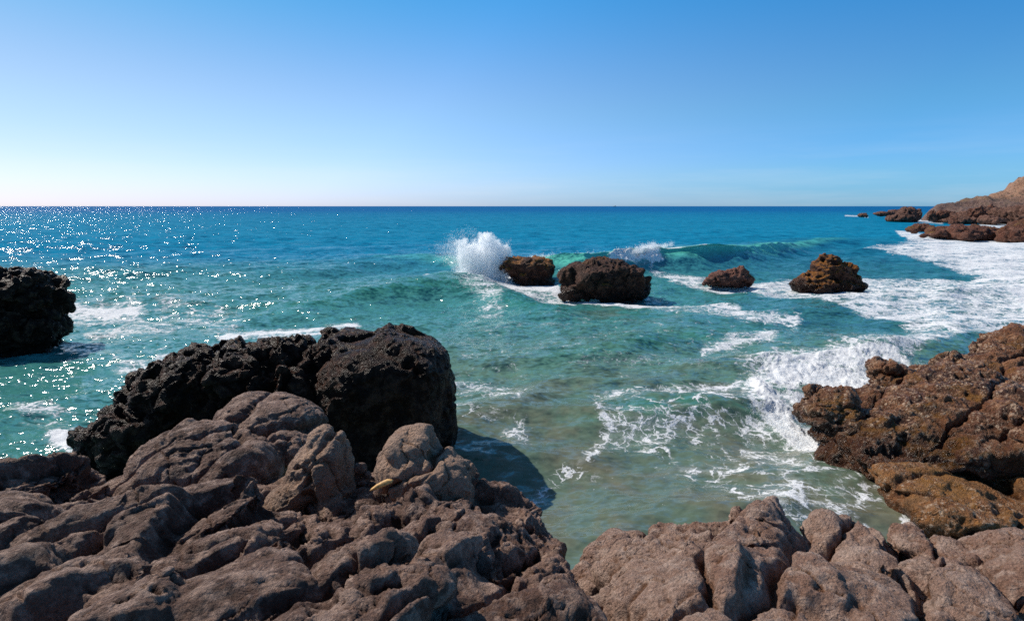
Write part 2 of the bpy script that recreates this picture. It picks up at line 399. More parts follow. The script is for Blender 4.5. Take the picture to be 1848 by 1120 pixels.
M_fore = rock_mat('bedrock', (0.112, 0.055, 0.037), (0.245, 0.144, 0.106), (0.050, 0.017, 0.006), (0.500, 0.340, 0.265), speck=0.35, spec=0.28, rough=.7)
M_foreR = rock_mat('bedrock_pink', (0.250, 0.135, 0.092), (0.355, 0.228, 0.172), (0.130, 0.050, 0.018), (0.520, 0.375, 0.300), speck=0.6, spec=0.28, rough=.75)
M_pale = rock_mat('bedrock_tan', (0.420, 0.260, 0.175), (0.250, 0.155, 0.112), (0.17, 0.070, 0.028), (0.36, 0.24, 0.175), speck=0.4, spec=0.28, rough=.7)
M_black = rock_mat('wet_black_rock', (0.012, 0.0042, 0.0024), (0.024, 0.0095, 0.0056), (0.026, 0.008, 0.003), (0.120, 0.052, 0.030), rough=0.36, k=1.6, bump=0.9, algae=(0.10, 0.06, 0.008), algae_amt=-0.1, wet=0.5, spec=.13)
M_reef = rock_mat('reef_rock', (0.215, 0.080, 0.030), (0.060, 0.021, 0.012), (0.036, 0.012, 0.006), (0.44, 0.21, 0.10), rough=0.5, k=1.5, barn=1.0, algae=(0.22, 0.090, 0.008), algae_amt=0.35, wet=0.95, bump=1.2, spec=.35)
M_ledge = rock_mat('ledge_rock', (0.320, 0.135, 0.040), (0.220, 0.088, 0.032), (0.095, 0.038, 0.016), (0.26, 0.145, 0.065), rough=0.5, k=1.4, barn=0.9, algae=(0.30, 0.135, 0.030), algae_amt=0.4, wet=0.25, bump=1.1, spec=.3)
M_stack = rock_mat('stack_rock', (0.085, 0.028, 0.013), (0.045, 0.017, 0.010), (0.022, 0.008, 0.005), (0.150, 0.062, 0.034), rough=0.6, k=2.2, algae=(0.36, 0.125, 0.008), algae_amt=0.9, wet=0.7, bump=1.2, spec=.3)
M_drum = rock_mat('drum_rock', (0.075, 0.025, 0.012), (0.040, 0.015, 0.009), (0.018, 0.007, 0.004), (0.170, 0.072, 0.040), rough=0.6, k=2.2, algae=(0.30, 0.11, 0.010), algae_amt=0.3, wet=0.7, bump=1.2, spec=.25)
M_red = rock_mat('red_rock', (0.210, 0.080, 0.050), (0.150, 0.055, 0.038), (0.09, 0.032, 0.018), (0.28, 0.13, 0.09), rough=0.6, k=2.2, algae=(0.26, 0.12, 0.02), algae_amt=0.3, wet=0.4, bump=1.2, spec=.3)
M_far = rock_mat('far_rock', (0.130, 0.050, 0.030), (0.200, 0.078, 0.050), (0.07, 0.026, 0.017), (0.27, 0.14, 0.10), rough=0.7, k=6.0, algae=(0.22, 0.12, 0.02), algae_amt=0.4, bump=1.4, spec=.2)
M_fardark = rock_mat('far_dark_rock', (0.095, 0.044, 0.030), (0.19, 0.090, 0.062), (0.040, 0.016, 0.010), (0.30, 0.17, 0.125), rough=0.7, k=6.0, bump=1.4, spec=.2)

def simple(name, col, rough=0.5, k=8.0, var=0.4):
    t = NT(name); P = t.N('TexCoord').outputs['Object']
    n = t.noise(P, k, 5, 0.6); c = t.mix(t.rng(n, .35, .65), tuple(x * (1 - var) for x in col), col)
    return t.out(t.bsdf(Base_Color=c, Roughness=rough, Normal=t.bump(n, 0.4, 0.01)))

def spray_mat():
    t = NT('white_spray')
    d = t.N('BsdfDiffuse'); d.inputs[0].default_value = (0.97, 0.975, 0.98, 1)
    tr = t.N('BsdfTranslucent'); tr.inputs[0].default_value = (0.97, 0.975, 0.98, 1)
    m = t.N('MixShader'); m.inputs[0].default_value = 0.5; t.l.new(d.outputs[0], m.inputs[1]); t.l.new(tr.outputs[0], m.inputs[2])
    c = t.N('BsdfTransparent'); m2 = t.N('MixShader'); m2.inputs[0].default_value = 0.42      # water drops let much light straight through
    t.l.new(m.outputs[0], m2.inputs[1]); t.l.new(c.outputs[0], m2.inputs[2])
    return t.out(m2.outputs[0])
M_spray = spray_mat()

def mist_mat(name, dens, sc):
    t = NT(name); P = t.N('TexCoord').outputs['Object']
    v = t.N('VolumePrincipled'); v.inputs['Color'].default_value = (0.995, 0.996, 0.998, 1); v.inputs['Anisotropy'].default_value = 0.25
    t.put(v.inputs['Density'], t.rng(t.noise(P, sc, 5, 0.65, 0.5), 0.36, 0.62, 0.06 * dens, dens))
    o = t.N('OutputMaterial'); t.l.new(v.outputs[0], o.inputs['Volume']); return t.m
M_mist = mist_mat('splash_mist', 5.0, 2.2)

def water_mat():
    t = NT('sea_water'); P = t.N('TexCoord').outputs['Object']; geo = t.N('NewGeometry')
    wc = t.attr('wcol', 0); fd = t.attr('foam'); murk = t.attr('murk')
    dist = t.vm('LENGTH', P)
    # suspended sand clouds the water unevenly
    cl = t.noise(P, 0.45, 5, 0.6, 0.8)
    sand = t.math('MULTIPLY', t.rng(cl, 0.40, 0.66), murk)
    base = t.mix(t.math('MULTIPLY', sand, 0.8), wc, (0.150, 0.140, 0.092))
    cl2 = t.noise(t.vm('MULTIPLY', P, (0.25, 1.0, 1.0)), 0.22, 6, 0.6)
    base = t.mix(1.0, base, t.rng(cl2, 0.3, 0.7, 0.92, 1.08, False), 'MULTIPLY')
    # wavelet facets: two sizes of ripple, coarser ones carry the open sea
    def facets(scale, k, stretch=(0.6, 1.0, 1.0), det=3):
        c = t.noise(t.vm('MULTIPLY', P, stretch), scale, det, 0.6, 0.2, 1)
        return t.vm('MULTIPLY', t.vm('SUBTRACT', c, (0.5, 0.5, 0.5)), (k * 0.85, k, 0.0))
    f = t.vm('ADD', t.vm('SCALE', facets(6.0, 2.2), None, t.rng(dist, 10, 90, 1.0, 0.6)), facets(1.5, 1.7))
    f = t.vm('ADD', f, t.vm('SCALE', facets(0.5, 2.8, (0.6, 1, 1), 4), None, t.rng(dist, 25, 150, 0.10, 1.0)))
    f = t.vm('ADD', f, t.vm('SCALE', facets(0.13, 1.5, (0.5, 1, 1), 4), None, t.rng(dist, 90, 400, 0.0, 1.0)))
    calm = t.math('MULTIPLY', t.rng(fd, 0.25, 0.9, 1.0, 0.35), t.rng(murk, 0.2, 1.0, 1.0, 0.5))
    f = t.vm('SCALE', f, None, calm)
    nrm = t.vm('NORMALIZE', t.vm('ADD', geo.outputs['Normal'], f))
    rough = t.rng(dist, 20, 900, 0.10, 0.17, False)
    water = t.bsdf(Base_Color=base, Roughness=rough, IOR=1.333, Normal=nrm, Specular_IOR_Level=0.5)
    # far out the troughs hide behind crests and the steep facets that show mirror little sky
    gl = t.N('BsdfGlossy'); t.put(gl.inputs['Roughness'], rough); t.put(gl.inputs['Normal'], nrm)
    df = t.N('BsdfDiffuse'); t.put(df.inputs['Color'], base); t.put(df.inputs['Normal'], t.vm('NORMALIZE', t.vm('ADD', geo.outputs['Normal'], t.vm('SCALE', f, None, 0.8))))
    fw = t.N('MixShader'); fw.inputs[0].default_value = 0.07; t.l.new(df.outputs[0], fw.inputs[1]); t.l.new(gl.outputs[0], fw.inputs[2])
    ws = t.N('MixShader'); t.put(ws.inputs[0], t.rng(dist, 28, 110)); t.l.new(water, ws.inputs[1]); t.l.new(fw.outputs[0], ws.inputs[2])
    water = ws.outputs[0]
    # foam: lacy network that thickens to a sheet
    wp = t.vm('ADD', P, t.vm('SCALE', t.vm('SUBTRACT', t.noise(P, 0.9, 4, 0.6, 0, 1), (0.5, 0.5, 0.5)), None, 1.5))
    wp = t.vm('ADD', wp, t.vm('SCALE', t.vm('SUBTRACT', t.noise(P, 4.0, 3, 0.6, 0, 1), (0.5, 0.5, 0.5)), None, 0.30))
    wf = t.vm('MULTIPLY', wp, (1.0, 1.0, 0.35))
    e1 = t.voro(wf, 0.75, 'DISTANCE_TO_EDGE'); e2 = t.voro(wf, 2.2, 'DISTANCE_TO_EDGE'); e3 = t.voro(wf, 6.5, 'DISTANCE_TO_EDGE')
    nz_ = t.noise(P, 1.2, 7, 0.68, 0.4); nz2 = t.noise(t.vm('MULTIPLY', P, (0.30, 1.0, 1.0)), 0.55, 7, 0.68, 0.6)
    nz3 = t.noise(P, 5.0, 4, 0.7)
    gate = t.rng(fd, 0.04, 0.20)
    def line(e, w, br):                                    # bubble rafts strung along cell edges, broken up, wider where foam is thick
        wd = t.math('MULTIPLY', t.math('MULTIPLY', fd, w), t.rng(nz3, 0.3, 0.65, 0.35, 1.6))
        l_ = t.math('SUBTRACT', 1.0, t.math('DIVIDE', e, t.math('ADD', wd, 0.002)))
        return t.math('MULTIPLY', t.rng(l_, 0.0, 0.45), t.rng(t.math('ADD', br, t.math('MULTIPLY', fd, 0.30)), 0.56, 0.66))
    lines = t.math('MAXIMUM', line(e1, 0.115, nz_), t.math('MULTIPLY', line(e2, 0.15, nz2), 0.9))
    lines = t.math('MAXIMUM', lines, t.math('MULTIPLY', line(e3, 0.20, t.math('SUBTRACT', nz_, 0.06)), 0.8))
    lines = t.math('MULTIPLY', lines, gate)
    lace = t.math('MAXIMUM', t.rng(e2, 0.0, 0.22, 1, 0, False), t.math('MULTIPLY', t.rng(e3, 0.0, 0.30, 1, 0, False), 0.75))
    val = t.math('ADD', fd, t.math('MULTIPLY', lace, 0.30))
    val = t.math('ADD', val, t.math('MULTIPLY', t.math('SUBTRACT', nz_, 0.5), 0.9))
    val = t.math('ADD', val, t.math('MULTIPLY', t.math('SUBTRACT', nz2, 0.5), 2.1))
    fm = t.math('MULTIPLY', t.rng(val, 0.74, 0.92), gate)
    veil = t.math('MULTIPLY', t.rng(val, 0.40, 0.95, 0.0, 0.22), gate)
    fm = t.math('MAXIMUM', fm, lines)
    fleck = t.math('MULTIPLY', t.rng(t.voro(wp, 6.0), 0.06, 0.11, 1, 0), t.rng(nz_, 0.5, 0.6)); fleck = t.math('MULTIPLY', fleck, t.rng(t.attr('fleck'), 0.05, 0.6))
    fm = t.math('MAXIMUM', fm, t.math('MAXIMUM', veil, fleck))
    hb = t.math('ADD', t.noise(P, 7.0, 6, 0.7), t.math('MULTIPLY', fm, 0.3))
    foam = t.bsdf(Base_Color=t.mix(t.rng(nz3, .3, .7), (0.66, 0.67, 0.69), (0.80, 0.80, 0.80)), Roughness=0.75, Normal=t.bump(hb, 0.6, 0.10), Specular_IOR_Level=0.2)
    m = t.N('MixShader'); t.l.new(fm, m.inputs[0]); t.l.new(water, m.inputs[1]); t.l.new(foam, m.inputs[2])
    return t.out(m.outputs[0])
M_water = water_mat()

# ------------------------------------------------------------------ the sea
def polysd(u, v, poly, soft):
    """1 inside a pixel polygon, falling to 0 over soft pixels outside"""
    poly = np.array(poly, float); lo, hi = poly.min(0) - soft * 1.2, poly.max(0) + soft * 1.2
    out = np.zeros(len(u), np.float32); m = (u > lo[0]) & (u < hi[0]) & (v > lo[1]) & (v < hi[1])
    if not m.any(): return out
    U, W = u[m], v[m]; d = np.full(len(U), 1e9); ins = np.zeros(len(U), bool); n = len(poly)
    for i in range(n):
        a, b = poly[i], poly[(i + 1) % n]; e = b - a
        t = np.clip(((U - a[0]) * e[0] + (W - a[1]) * e[1]) / (e @ e + 1e-9), 0, 1)
        d = np.minimum(d, (U - a[0] - t * e[0]) ** 2 + (W - a[1] - t * e[1]) ** 2)
        c = ((a[1] > W) != (b[1] > W))
        with np.errstate(divide='ignore', invalid='ignore'):
            xi = a[0] + (W - a[1]) * e[0] / (e[1] if e[1] else 1e-9)
        ins ^= c & (U < xi)
    d = np.sqrt(d); s = np.where(ins, d, -d)
    out[m] = sstep(-soft, soft * 0.6, s); return out
def stroke(u, v, pts, w, vs=1.0):
    """gaussian band along a pixel polyline; w half width in px, vs squeezes the vertical"""
    pts = np.array(pts, float); k = 3.0 * w
    out = np.zeros(len(u), np.float32)
    m = (u > pts[:, 0].min() - k) & (u < pts[:, 0].max() + k) & (v > pts[:, 1].min() - k) & (v < pts[:, 1].max() + k)
    U, W = u[m], v[m] / vs; d = np.full(len(U), 1e9)
    for i in range(len(pts) - 1):
        a, b = pts[i].copy(), pts[i + 1].copy(); a[1] /= vs; b[1] /= vs; e = b - a
        t = np.clip(((U - a[0]) * e[0] + (W - a[1]) * e[1]) / (e @ e + 1e-9), 0, 1)
        d = np.minimum(d, (U - a[0] - t * e[0]) ** 2 + (W - a[1] - t * e[1]) ** 2)
    out[m] = np.exp(-d / (w * w)); return out

def crest_wave(X, Y, pts, wf, wb):
    """pts: (u, v, H) crest points in the photo; returns height, position along (0..1), signed distance behind the crest"""
    W = []
    for (u, v, h) in pts: p = at_z(u, v, h); W.append((p[0], p[1], h))
    W = np.array(W)
    yc = np.interp(X, W[:, 0], W[:, 1]); h = np.interp(X, W[:, 0], W[:, 2], left=0, right=0)
    s = Y - yc
    prof = np.where(s < 0, np.exp(-np.abs(s / wf) ** 2.2), np.exp(-(s / wb) ** 2))
    return h * prof, s, h

def build_sea():
    ys = [3.5]
    while ys[-1] < 70000:
        y = ys[-1]
        d = 0.045 if y < 10 else (0.045 + (y - 10) * 0.0045 if y < 22 else (0.10 if y < 64 else max(0.1, (y - 64) * 0.02 + 0.1)))
        ys.append(y + d)
    ys = np.array(ys); tx = np.concatenate([np.linspace(-1.75, -1.0, 80)[:-1], np.linspace(-1.0, 1.0, 1020), np.linspace(1.0, 1.75, 80)[1:]])
    nr, nc = len(ys), len(tx)
    Y = np.repeat(ys, nc); X = Y * np.tile(tx, nr)
    dy = np.gradient(ys); cell = np.maximum(np.repeat(dy, nc), Y * 0.00196)
    Z = np.zeros(len(X)); DX = np.zeros(len(X)); DY = np.zeros(len(X))
    rng = np.random.RandomState(3)
    P2 = np.stack([X, Y, np.zeros_like(X)], 1)
    near = Y < 1500
    grp = np.ones(len(X)); grp[near] = 0.9 + 0.45 * fbm(P2[near] * 0.05, 2, 91)
    for i in range(34):
        lam = 0.9 * (24.0 / 0.9) ** (i / 33.0) * rng.uniform(.9, 1.1)
        ang = R(-90 + 14 + rng.normal() * (38 if lam < 6 else 16))    # towards the shore and the camera
        k = 2 * math.pi / lam; amp = 0.0085 * lam ** 0.86 * (1 if lam < 9 else 0.7)
        cx, sy_ = math.cos(ang), math.sin(ang); ph = rng.uniform(0, 6.28)
        m = near & (cell < lam / 3.0)
        w = sstep(3.0, 6.0, lam / cell[m]) * amp * (grp[m] if lam < 12 else 1) * (1 - 0.45 * sstep(50, 140, Y[m]) * (lam > 7))
        a = k * (cx * X[m] + sy_ * Y[m]) + ph + 0.0
        Z[m] += w * np.cos(a); DX[m] -= 0.8 * w * cx * np.sin(a); DY[m] -= 0.8 * w * sy_ * np.sin(a)
    # broken chop
    m = Y < 75
    q = P2[m] * np.array([0.8, 1.2, 1]); fad = sstep(75, 55, Y[m])
    Z[m] += fad * (0.050 * (ridged(q * 0.55, 3, 31) - 0.3) + 0.020 * fbm(q * 2.2, 3, 33))
    u, v = to_px(X, Y, 0 * Z)

    # ---- standing swells and breakers
    # the breaking wave beyond the stacks
    wob = np.zeros(len(X)); mm = (Y > 20) & (Y < 110)
    wob[mm] = 0.8 * fbm(P2[mm] * 0.18, 3, 44)
    pts = [(560, 462, 0.0), (760, 463, 0.5), (900, 463, 1.1), (985, 464, 1.5), (1050, 462, 1.7), (1110, 457, 1.75), (1180, 447, 2.0), (1240, 443, 2.15), (1310, 442, 2.0), (1380, 438, 1.7), (1450, 434, 0.8), (1520, 430, 0.25), (1580, 426, 0.0)]
    b1, s1, h1 = crest_wave(X, Y + wob * 0.5, pts, 3.9, 6.5)
    Z += b1; DY -= 0.9 * b1 * (np.abs(s1) < 2.5) * np.exp(-(s1 / 1.6) ** 2) * h1 / 2.2
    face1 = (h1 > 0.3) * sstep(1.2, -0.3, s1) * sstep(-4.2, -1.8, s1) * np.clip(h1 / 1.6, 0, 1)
    # shoulder before the splash rock
    b2, s2, h2 = crest_wave(X, Y + wob, [(420, 560, 0), (560, 533, 0.5), (690, 512, 0.85), (800, 500, 1.05), (870, 503, 1.0), (930, 522, .75), (1000, 548, .35), (1060, 560, 0)], 3.6, 3.2)
    Z += b2
    b3, s3, h3 = crest_wave(X, Y + wob * 0.5, [(960, 760, 0), (1060, 734, .28), (1150, 716, .5), (1250, 706, .6), (1340, 698, .6), (1420, 690, .45), (1480, 690, .1)], 1.15, 1.3)
    Z += b3
    b4, s4, h4 = crest_wave(X, Y + wob, [(900, 660, 0), (1020, 630, .3), (1150, 610, .45), (1250, 590, .35), (1350, 588, .2), (1400, 585, 0)], 2.0, 2.2); Z += b4
    b5, s5, h5 = crest_wave(X, Y + wob, [(1380, 612, 0), (1470, 610, .3), (1560, 608, .45), (1640, 612, .4), (1700, 615, 0)], 1.5, 1.7); Z += b5
    b6, s6, h6 = crest_wave(X, Y + wob, [(1330, 655, 0), (1400, 640, .15), (1500, 636, .2), (1600, 630, .15), (1640, 628, 0)], 1.2, 1.2); Z += b6
    b7, s7, h7 = crest_wave(X, Y + wob, [(120, 520, 0), (300, 500, .4), (460, 486, .55), (620, 478, .4), (720, 475, 0)], 3.5, 3.5); Z += b7
    # ---- foam density
    A = lambda k, f: np.maximum(foam, k * f)
    foam = np.zeros(len(X), np.float32)
    surfA = [(1555, 445), (1620, 440), (1700, 428), (1790, 398), (1900, 395), (2600, 380), (2600, 640), (1848, 600), (1760, 594), (1690, 575), (1690, 520), (1745, 502), (1770, 494), (1690, 478), (1620, 458)]
    foam = A(0.64, polysd(u, v, surfA, 5))
    foam = A(0.74, polysd(u, v, [(1640, 440), (1848, 420), (2600, 400), (2600, 600), (1848, 560), (1780, 495), (1700, 470)], 16))
    surfB = [(1175, 497), (1260, 502), (1350, 510), (1440, 503), (1560, 500), (1700, 501), (1848, 502), (1848, 600), (1720, 580), (1640, 575), (1560, 560), (1480, 545), (1400, 533), (1300, 522), (1230, 512)]
    foam = A(0.60, polysd(u, v, surfB, 5))
    foam = A(0.62, polysd(u, v, [(1500, 545), (1700, 560), (1848, 570), (1848, 600), (1760, 600), (1690, 625), (1650, 645), (1600, 640), (1660, 606), (1620, 580), (1560, 570)], 10))
    foam = A(0.62, stroke(u, v, [(1525, 389), (1550, 390), (1566, 392)], 1.4))
    foam = A(0.7, polysd(u, v, [(1615, 416), (1700, 425), (1700, 440), (1640, 434)], 3))
    foam = A(0.7, stroke(u, v, [(1620, 395), (1700, 402)], 3))
    # around the reef block
    foam = A(0.66, polysd(u, v, [(1395, 655), (1480, 645), (1560, 640), (1620, 640), (1660, 668), (1660, 690), (1630, 720), (1560, 735), (1470, 712), (1440, 730), (1443, 782), (1500, 806), (1495, 818), (1440, 800), (1388, 768), (1348, 738), (1350, 705)], 9))
    foam = A(0.50, polysd(u, v, [(1330, 660), (1400, 640), (1620, 625), (1660, 640), (1560, 660), (1340, 735)], 14))
    foam = A(1.25, stroke(u, v, [(1375, 705), (1400, 745), (1430, 782), (1490, 806)], 24)); foam = A(1.25, stroke(u, v, [(1410, 690), (1470, 678), (1540, 690), (1590, 712), (1625, 708)], 24)); foam = A(0.72, stroke(u, v, [(1420, 668), (1500, 660), (1580, 652)], 9))
    foam = A(1.3, stroke(u, v, [(1655, 668), (1700, 678)], 9))
    foam = A(0.60, stroke(u, v, [(1270, 632), (1330, 618), (1390, 612)], 13)); foam = A(.5, stroke(u, v, [(1390, 700), (1300, 705), (1180, 712), (1100, 722)], 9))
    foam = A(0.55, stroke(u, v, [(1195, 555), (1270, 562), (1350, 575), (1440, 580)], 11))
    foam = A(0.80, stroke(u, v, [(1012, 533), (1090, 545), (1170, 550), (1250, 553)], 3.5)); foam = A(0.7, stroke(u, v, [(1170, 550), (1290, 556), (1330, 560)], 7))
    # splash rock and its wash
    foam = A(1.15, stroke(u, v, [(835, 500), (880, 500), (915, 512)], 12)); foam = A(0.85, stroke(u, v, [(860, 507), (930, 520), (1000, 522), (1010, 527)], 7))
    foam = A(0.62, stroke(u, v, [(770, 497), (840, 505), (910, 525), (1000, 540), (1030, 545)], 11)); foam = A(.45, stroke(u, v, [(850, 525), (900, 548), (880, 560)], 16))
    foam = A(1.0, stroke(u, v, [(955, 470), (995, 468)], 5))
    # foam streaks beside the left rock, wash behind and beside the black rock
    foam = A(0.72, stroke(u, v, [(110, 565), (160, 568), (240, 566)], 22, 0.8)); foam = A(0.5, stroke(u, v, [(160, 600), (250, 590), (300, 585)], 12))
    foam = A(0.72, stroke(u, v, [(400, 606), (470, 600), (560, 594), (640, 585)], 11)); foam = A(0.5, stroke(u, v, [(220, 655), (290, 665), (300, 640)], 20))
    foam = A(1.1, stroke(u, v, [(120, 790), (155, 835), (190, 870)], 28)); foam = A(.45, stroke(u, v, [(30, 740), (150, 770)], 20))
    foam = A(0.42, stroke(u, v, [(820, 690), (900, 705), (930, 712)], 20)); foam = A(.34, stroke(u, v, [(820, 740), (900, 760), (940, 780)], 26))
    # lace in the cove
    for pts_, w_, k_ in [([(915, 905), (950, 885), (985, 858), (1030, 835), (1075, 812), (1105, 780), (1085, 745), (1110, 725)], 11, .40),
                         ([(1150, 780), (1200, 800), (1225, 835), (1300, 845), (1340, 835)], 9, .50), ([(1270, 745), (1300, 790), (1325, 835)], 9, .50),
                         ([(1180, 745), (1240, 752), (1290, 735), (1340, 745)], 10, .40), ([(1340, 800), (1400, 820), (1450, 850), (1520, 862), (1590, 880)], 11, .56),
                         ([(1400, 850), (1440, 880), (1450, 910)], 12, .56), ([(1370, 890), (1430, 905), (1520, 925), (1560, 955)], 14, .50),
                         ([(1500, 930), (1560, 900), (1620, 905)], 9, .46), ([(1632, 905), (1632, 945), (1650, 975)], 13, .74), ([(1410, 965), (1470, 985)], 8, .62),
                         ([(1690, 982), (1740, 990), (1780, 1025)], 9, .72), ([(1350, 760), (1400, 790), (1440, 800)], 9, .55), ([(1010, 840), (1080, 850)], 8, .3)]:
        foam = A(k_, stroke(u, v, pts_, w_))
    foam = A(0.30, polysd(u, v, [(1080, 720), (1350, 720), (1480, 830), (1600, 900), (1500, 980), (1380, 930), (1250, 850), (1100, 800)], 30))
    foam = A(0.13, polysd(u, v, [(820, 560), (1250, 570), (1600, 600), (1350, 700), (1100, 700), (830, 690)], 40))
    foam = A(0.36, stroke(u, v, [(300, 560), (420, 580)], 26))
    # breaker crest
    cu, cv = to_px(X, Y, Z)
    cr = np.exp(-((s1 + 0.1) / 0.5) ** 2) * (h1 > .5)
    gap = 0.45 + 0.55 * (fbm(P2 * 0.45, 2, 55) > 0.0) if True else 1
    foam = A(1.0, cr * gap * ((u > 940) & (u < 1190)) * 0.9)
    foam = A(0.8, cr * ((u >= 1190) & (u < 1260)))
    tum = stroke(cu, cv, [(1110, 459), (1150, 461), (1178, 458), (1186, 470)], 11) * (s1 < 1.0) * (s1 > -4)
    foam = A(1.3, tum)
    fleck = np.maximum(polysd(u, v, [(880, 860), (1100, 740), (1400, 800), (1600, 950), (1400, 1100), (1000, 1100)], 60) * 0.8, 0.25 * polysd(u, v, [(820, 560), (1300, 560), (1600, 650), (1500, 900), (1000, 900), (830, 700)], 60))
    # churned relief under dense foam
    fz = np.clip(foam - 0.72, 0, 0.6); mz = fz > 0
    near_k = sstep(60, 25, Y[mz])
    Z[mz] += fz[mz] * (0.20 * fbm(P2[mz] * 1.3, 4, 61, 0.6) + 0.05) * (0.4 + 0.9 * near_k)
    reef_f = polysd(u, v, [(1380, 660), (1480, 650), (1600, 640), (1690, 670), (1620, 715), (1540, 730), (1470, 705), (1440, 720), (1443, 780), (1420, 790), (1370, 745), (1365, 705)], 22)
    mr = reef_f > 0.01
    Z[mr] += reef_f[mr] * (0.02 + 0.07 * fbm(P2[mr] * 2.4, 5, 65, 0.65))
    mt = tum > 0.05
    Z[mt] += 0.5 * tum[mt] * (fbm(P2[mt] * 0.9, 4, 67, .6) + 0.2)
    # ---- body colour of the water, light painted into the breaker face
    L = lambda a, b, t: a[None, :] * (1 - t[:, None]) + b[None, :] * t[:, None]
    deep = np.array([0.002, 0.110, 0.290]); blue = np.array([0.004, 0.185, 0.325]); teal = np.array([0.050, 0.218, 0.205]); green = np.array([0.090, 0.192, 0.148]); olive = np.array([0.098, 0.140, 0.098])
    dn = Y
    col = L(deep, blue, sstep(900, 110, dn)); col = L(blue, teal, sstep(75, 38, dn)) * (dn < 75)[:, None] + col * (dn >= 75)[:, None]
    t_ = sstep(34, 18, dn) * sstep(300, 800, u); col = col * (1 - t_[:, None]) + green[None] * t_[:, None]
    t_ = sstep(22, 11, dn) * sstep(600, 900, u); col = col * (1 - t_[:, None]) + olive[None] * t_[:, None]
    t_ = sstep(22, 10, dn) * sstep(700, 300, u) * 0.6; col = col * (1 - t_[:, None]) + np.array([[0.045, 0.165, 0.140]]) * t_[:, None]
    shoal = sstep(1150, 1500, u) * sstep(130, 60, dn) * sstep(20, 30, dn); col = col * (1 - 0.55 * shoal[:, None]) + 0.55 * shoal[:, None] * np.array([[0.018, 0.115, 0.150]])
    t_ = np.clip(face1, 0, 1); col = col * (1 - t_[:, None]) + np.array([[0.100, 0.480, 0.370]]) * t_[:, None]  # shaded breaker face painted brighter green, for light through the crest
    for s_, h_, a_ in ((s2, h2, 3.0), (s3, h3, 1.0), (s4, h4, 1.5), (s6, h6, 1.0)):
        t_ = 0.55 * sstep(.5, -.2, s_ / a_) * sstep(-1.4, -.5, s_ / a_) * np.clip(h_ / .5, 0, 1); col = col * (1 - t_[:, None]) + np.array([[0.020, 0.175, 0.115]]) * t_[:, None]
    murk = sstep(26, 12, dn) * sstep(650, 900, u) + 0.6 * stroke(u, v, [(1050, 560), (1130, 566), (1220, 570)], 18)
    murk = np.clip(murk, 0, 1)
    V = np.stack([X + DX, Y + DY, Z], 1)
    idx = np.arange(nr * nc).reshape(nr, nc)
    Q = np.stack([idx[:-1, :-1], idx[:-1, 1:], idx[1:, 1:], idx[1:, :-1]], -1).reshape(-1, 4)
    o = mesh_from('sea', V, Q, M_water, attrs={'foam': foam, 'wcol': col, 'murk': murk, 'fleck': fleck})
    tag(o, kind='structure')
    print('SEA', len(V), nr, nc)
build_sea()

# ------------------------------------------------------------------ foreground bedrock
def LL(rows, **kw):
    return [lump(*r[:6], roll=(r[6] if len(r) > 6 else 0), p=(r[7] if len(r) > 7 else 2.4), seed=i * 0.7, **kw) for i, r in enumerate(rows)]
# (u, v, distance, half width px, half height px, half depth m, roll, squareness)
left = LL([
    (230, 1000, 5.2, 300, 80, 0.95, 20), (385, 945, 5.7, 95, 58, 0.55, 8), (90, 1030, 4.9, 190, 75, 0.8, 18), (120, 965, 5.7, 110, 40, .5, 14),
    (250, 1110, 3.9, 340, 95, 0.8, 20), (460, 1100, 3.5, 72, 82, 0.45, 12, 3.2), (400, 1035, 4.5, 150, 75, 0.7, 25), (505, 985, 5.2, 80, 70, .6, 5, 3),
    (430, 930, 6.4, 190, 46, 0.8, 8), (560, 972, 5.8, 95, 52, .6, -5), (590, 955, 5.8, 38, 26, .3), (545, 945, 5.9, 35, 22, .25), (610, 985, 5.5, 40, 34, .3),
    (60, 1150, 3.0, 260, 70, .7, 10), (610, 1110, 3.5, 150, 78, .7, 32), (700, 1140, 3.2, 110, 60, .6, 10), (300, 1190, 2.9, 300, 70, .8, 5),
    (350, 915, 6.9, 150, 50, .8, 15), (-120, 1040, 4.8, 200, 110, 1.0, 10), (560, 1040, 4.6, 70, 60, .7, 0), (350, 1250, 3.4, 700, 110, 1.2, 0)])
rock('bedrock_outcrop', 'long grey-brown bedrock slabs sloping up from the lower left corner', 'rock outcrop', left, 0.019, d_smooth, M_fore, 1, 5, zmin=1.2)
rock('mound_boulder', 'dark rounded mound left of the smooth domed boulder, in front of the black rock', 'boulder', LL([
    (345, 855, 7.4, 92, 78, 0.75, 22), (300, 880, 7.2, 50, 55, .6, 40), (430, 850, 7.2, 62, 50, 0.6, 5), (376, 800, 7.6, 42, 30, .4), (420, 815, 7.5, 42, 26, .35), (320, 905, 7.0, 75, 45, .6, 10)]), 0.020, scaled(d_smooth, 1.0, 0.75), M_fore, 4, 4, zmin=0.8)
rock('domed_boulder', 'smooth domed grey-brown boulder in the middle against the black rock', 'boulder', LL([
    (478, 768, 8.8, 78, 56, 0.75, 4), (520, 765, 8.7, 62, 40, .6, -28), (455, 750, 8.9, 46, 40, .5), (495, 800, 8.6, 90, 40, .6)]), 0.020, scaled(d_smooth, 1.3, 0.4), M_fore, 14, 7, zmin=0.8)
rock('low_boulder', 'low rounded boulder in the hollow between the domed and the pyramid boulder', 'boulder', LL([
    (482, 822, 7.7, 48, 32, 0.4, 8), (520, 812, 7.8, 40, 20, .35, -5), (450, 858, 7.2, 45, 35, .35)]), 0.018, d_smooth, M_fore, 15, 3, zmin=0.9)
